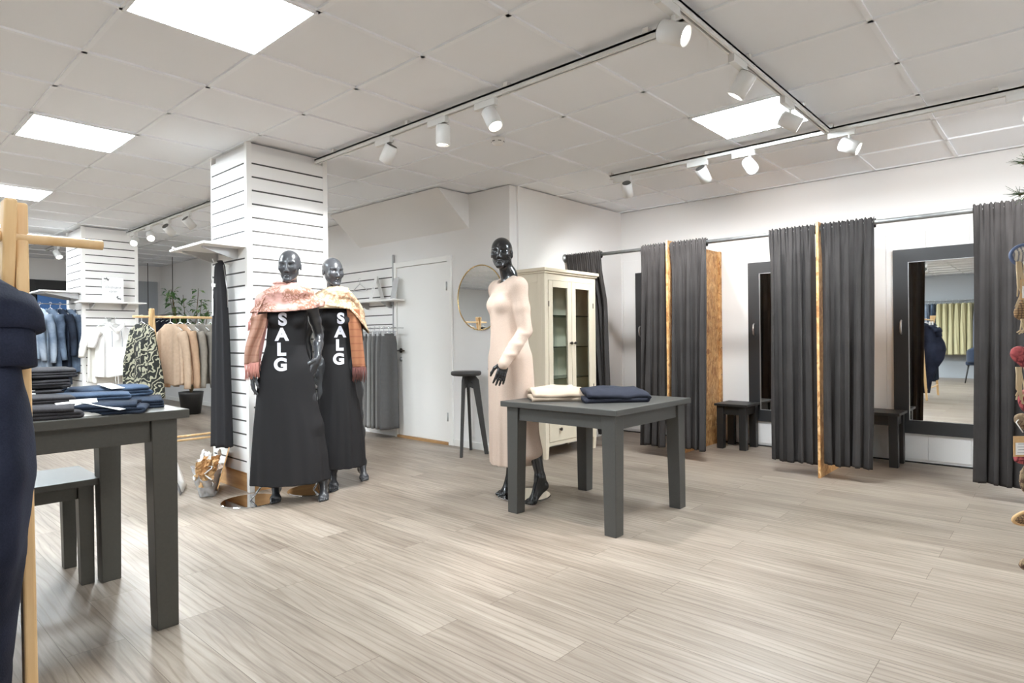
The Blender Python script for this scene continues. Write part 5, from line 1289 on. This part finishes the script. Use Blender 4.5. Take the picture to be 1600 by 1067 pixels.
# ---------------------------------------------------------------- right edge: ornaments on a cord, pine sprig
def right_deco():
    C0 = Vector((2.60, .098, 0))          # cord position
    t = thing('ornament_cord', 'twine hanging at the right edge with fabric ornaments on it', 'cord', (C0.x, C0.y, .33))
    MB().tube([(0, 0, 0), (.002, 0, .6), (0, .002, 1.2), (.02, -.02, 1.36), (.045, -.045, ZC - .33)], .0025, 8).out('twine', M['kraft'], t, True)
    ang = math.atan2(-.743, .669)           # face the shop
    def cushion(name, lbl, z, w, h, d, m, shape, rim=None, tagz=None, fr=None):
        q = thing(name, lbl, 'ornament', (C0.x, C0.y, z), ang, 'fabric ornaments on the twine')
        def fn(u, v):
            a = 2 * PI * u; r = math.sin(PI * (.02 + .96 * v)); y = -d * math.cos(PI * (.02 + .96 * v))
            px, pz = shape(a)
            return (px * w * r, y + .004 * fbm(px * 8, pz * 8, z), pz * h * r)
        MB().grid(fn, 44, 18, True, cap=True).out('stuffed_cloth', m, q, True)
        if rim: MB().tube([(shape(k * 2 * PI / 44)[0] * w * 1.0, 0, shape(k * 2 * PI / 44)[1] * h) for k in range(44)], .006, 8, closed=True).out('edging', rim, q, True)
        MB().tube([(0, 0, h * .8), (.004, 0, h + .03), (0, 0, h + .05)], .002, 6).out('loop', M['kraft'], q, True)
        if tagz is not None:
            tx, tz = tagz
            MB().tube([(-w * .8, -d * .4, h * .3), (tx - .012, -d * .6, (tz + h) * .5 + .02), (tx + .008, -d * .7, tz + .045)], .0018, 6).out('tag_string', M['paper'], q, True)
            MB().box((tx - .023, -d * .7 - .0008, tz - .033), (tx + .025, -d * .7 + .0008, tz + .033), M=None).out('kraft_tag', M['kraft'], q)
            MB().box((tx - .017, -d * .7 - .002, tz - .027), (tx + .018, -d * .7 - .0009, tz + .012)).out('tag_label', M['paper'], q)
            b = MB()
            for i in range(4): b.box((tx - .012 + .003 * (i % 2), -d * .7 - .0026, tz - .020 + .009 * i), (tx + .010 + .003 * (i % 3), -d * .7 - .0021, tz - .0185 + .009 * i))
            b.out('printed_line', M['ink'], q)
        if fr:
            rnd = random.Random(int(z * 100)); b = MB()
            for i in range(18):
                x = rnd.uniform(-w * .9, w * .5); b.tube([(x, -.01, -h * .6), (x + rnd.uniform(-.01, .01), -.014, -h - fr * .5), (x + rnd.uniform(-.02, .02), -.01, -h - fr * rnd.uniform(.7, 1))], .0022, 6)
            b.out('fringe', fr_m, q, True)
        return q
    fr_m = mat('twine_fringe', (196, 174, 140), .9)
    heart = lambda a: (math.sin(a) ** 3, (13 * math.cos(a) - 5 * math.cos(2 * a) - 2 * math.cos(3 * a) - math.cos(4 * a)) / 16)
    oval = lambda a: (math.cos(a), math.sin(a)); fish = lambda a: (math.cos(a) * (1 - .3 * math.sin(a)), math.sin(a) * .8)
    stripe = plaid_mat('striped_cloth', (196, 186, 170), (58, 66, 96), (190, 130, 80), 30, 4, (0, 2)); redp = paisley_mat('red_print', (176, 84, 84), (104, 36, 46), 40); brn = paisley_mat('brown_print', (150, 128, 100), (76, 54, 42), 60); rib = plaid_mat('ribbed_cloth', (150, 120, 84), (70, 48, 36), (90, 60, 46), 40, 40, (0, 2))
    blue = mat('slate_blue_band', (86, 100, 130), .7)
    cushion('hanging_ornament', 'striped cloth ornament with slate-blue edge and kraft tag, topmost on the twine', 1.365, .052, .034, .02, stripe, oval, blue, (-.012, -.112), .14)
    cushion('hanging_ornament', 'tan bundle of striped cloth and twine, second on the twine', 1.19, .04, .05, .018, rib, fish, None, None, .03)
    cushion('hanging_ornament', 'red printed heart with narrow tag, third on the twine', 1.035, .056, .05, .022, redp, heart, None, None, .10)
    cushion('hanging_ornament', 'small red ball ornament under the red heart', .895, .03, .04, .02, redp, oval)
    cushion('hanging_ornament', 'brown printed heart with a kraft tag at its left, on the twine', .825, .046, .04, .02, brn, heart, None, (-.038, -.075))
    cushion('hanging_ornament', 'red and brown checked bird ornament low on the twine', .715, .046, .035, .018, redp, fish)
    cushion('hanging_ornament', 'brown ribbed drop ornament low on the twine', .64, .03, .05, .016, brn, oval)
    cushion('hanging_ornament', 'brown boat-shaped ornament with pale edge near the bottom of the twine', .515, .05, .026, .02, rib, fish, M['kraft'])
    cushion('hanging_ornament', 'lowest dark brown oval ornament on the twine', .365, .034, .022, .018, brn, oval)
    t = thing('pine_branch', 'green pine sprig at the upper right edge above the ornaments', 'pine branch', (2.60, .075, 1.66))
    rnd = random.Random(9); b = MB(); w = MB()
    for (px, py, pz, n_) in ((-.02, .03, 0, 90), (-.03, .04, -.1, 90)):
        w.tube([(.05, -.06, pz + .03), (px, py, pz)], .004, 6)
        for k in range(n_):
            q = rnd.random(); p = Vector((.05, -.06, pz + .03)).lerp(Vector((px, py, pz)), q)
            d = Vector((rnd.gauss(-.5, .6), rnd.gauss(.6, .6), rnd.gauss(0, .5))).normalized(); L = rnd.uniform(.03, .055)
            b.tube([p, p + d * L], [.0011, .0004], 4)
    w.out('twig', M['stem'], t, True); b.out('needles', mat('pine_green', (74, 96, 62), .6), t)
right_deco()

# ---------------------------------------------------------------- seen in the mirrors: trousers on the side wall, a blue chair
t = thing('wall_rail', 'long clothes rail on the pale side wall, seen in the cubicle mirror', 'rail', (-6.1, 2.0, 1.93))
MB().cyl((0, -1.9, 0), (0, 1.9, 0), .014, n=12).out('bar', M['steel'], t, True)
for y in (-1.6, 0, 1.6): MB().tube([(-.2, y, 0), (0, y, 0)], .01, 8).out('bracket', M['steel'], t)
mk = [mat('khaki_cotton', (196, 188, 150), .9), mat('grey_cotton', (120, 124, 136), .9), M['jean_mid'], M['jean_light'], mat('rust_cotton', (190, 120, 80), .9)]
seq = [4, 1, 1, 1, 1, 1, 0, 0, 0, 0, 0, 0, 2, 3, 2, 1, 0, 0, 1, 1, 2, 2]
for k, i in enumerate(seq):
    hung('trousers', ('khaki trousers', 'grey trousers', 'mid-blue jeans', 'pale blue jeans', 'rust trousers')[i] + ' on the side wall rail, seen in the cubicle mirror', 'trousers', (-6.1, 1.0 + .125 * k, 1.94), .3, mk[i], 'trousers on the side wall rail', hw=.3, w=.30, hem=.34, L=1.15 + .12 * (i == 0), th=.07, neck=.2, sleeve=0, seed=120 + k, slope=.02)
t = thing('blue_chair', 'navy blue upholstered chair by the side wall, seen in the cubicle mirror', 'chair', (-4.6, 1.40, 0), -1.2)
mc = mat('navy_velvet', (26, 40, 62), .8, sheen=.3)
MB().box((-.25, -.25, .40), (.25, .25, .49)).out('seat', mc, t, True, bevel=.03, seg=4)
MB().grid(lambda u, v: (.27 * math.cos(PI * (1.0 + u) * -1 + 0), .05 + .24 * math.sin(PI * u), .46 + (.36 - .16 * abs(u - .5) * 2) * v), 24, 8).out('backrest', mc, t, True, solid=.05)
for sx in (-1, 1):
    for sy in (-1, 1): MB().cyl((sx * .2, sy * .2, .41), (sx * .25, sy * .25, 0), .018, .011, n=12).out('leg', M['black'], t, True)
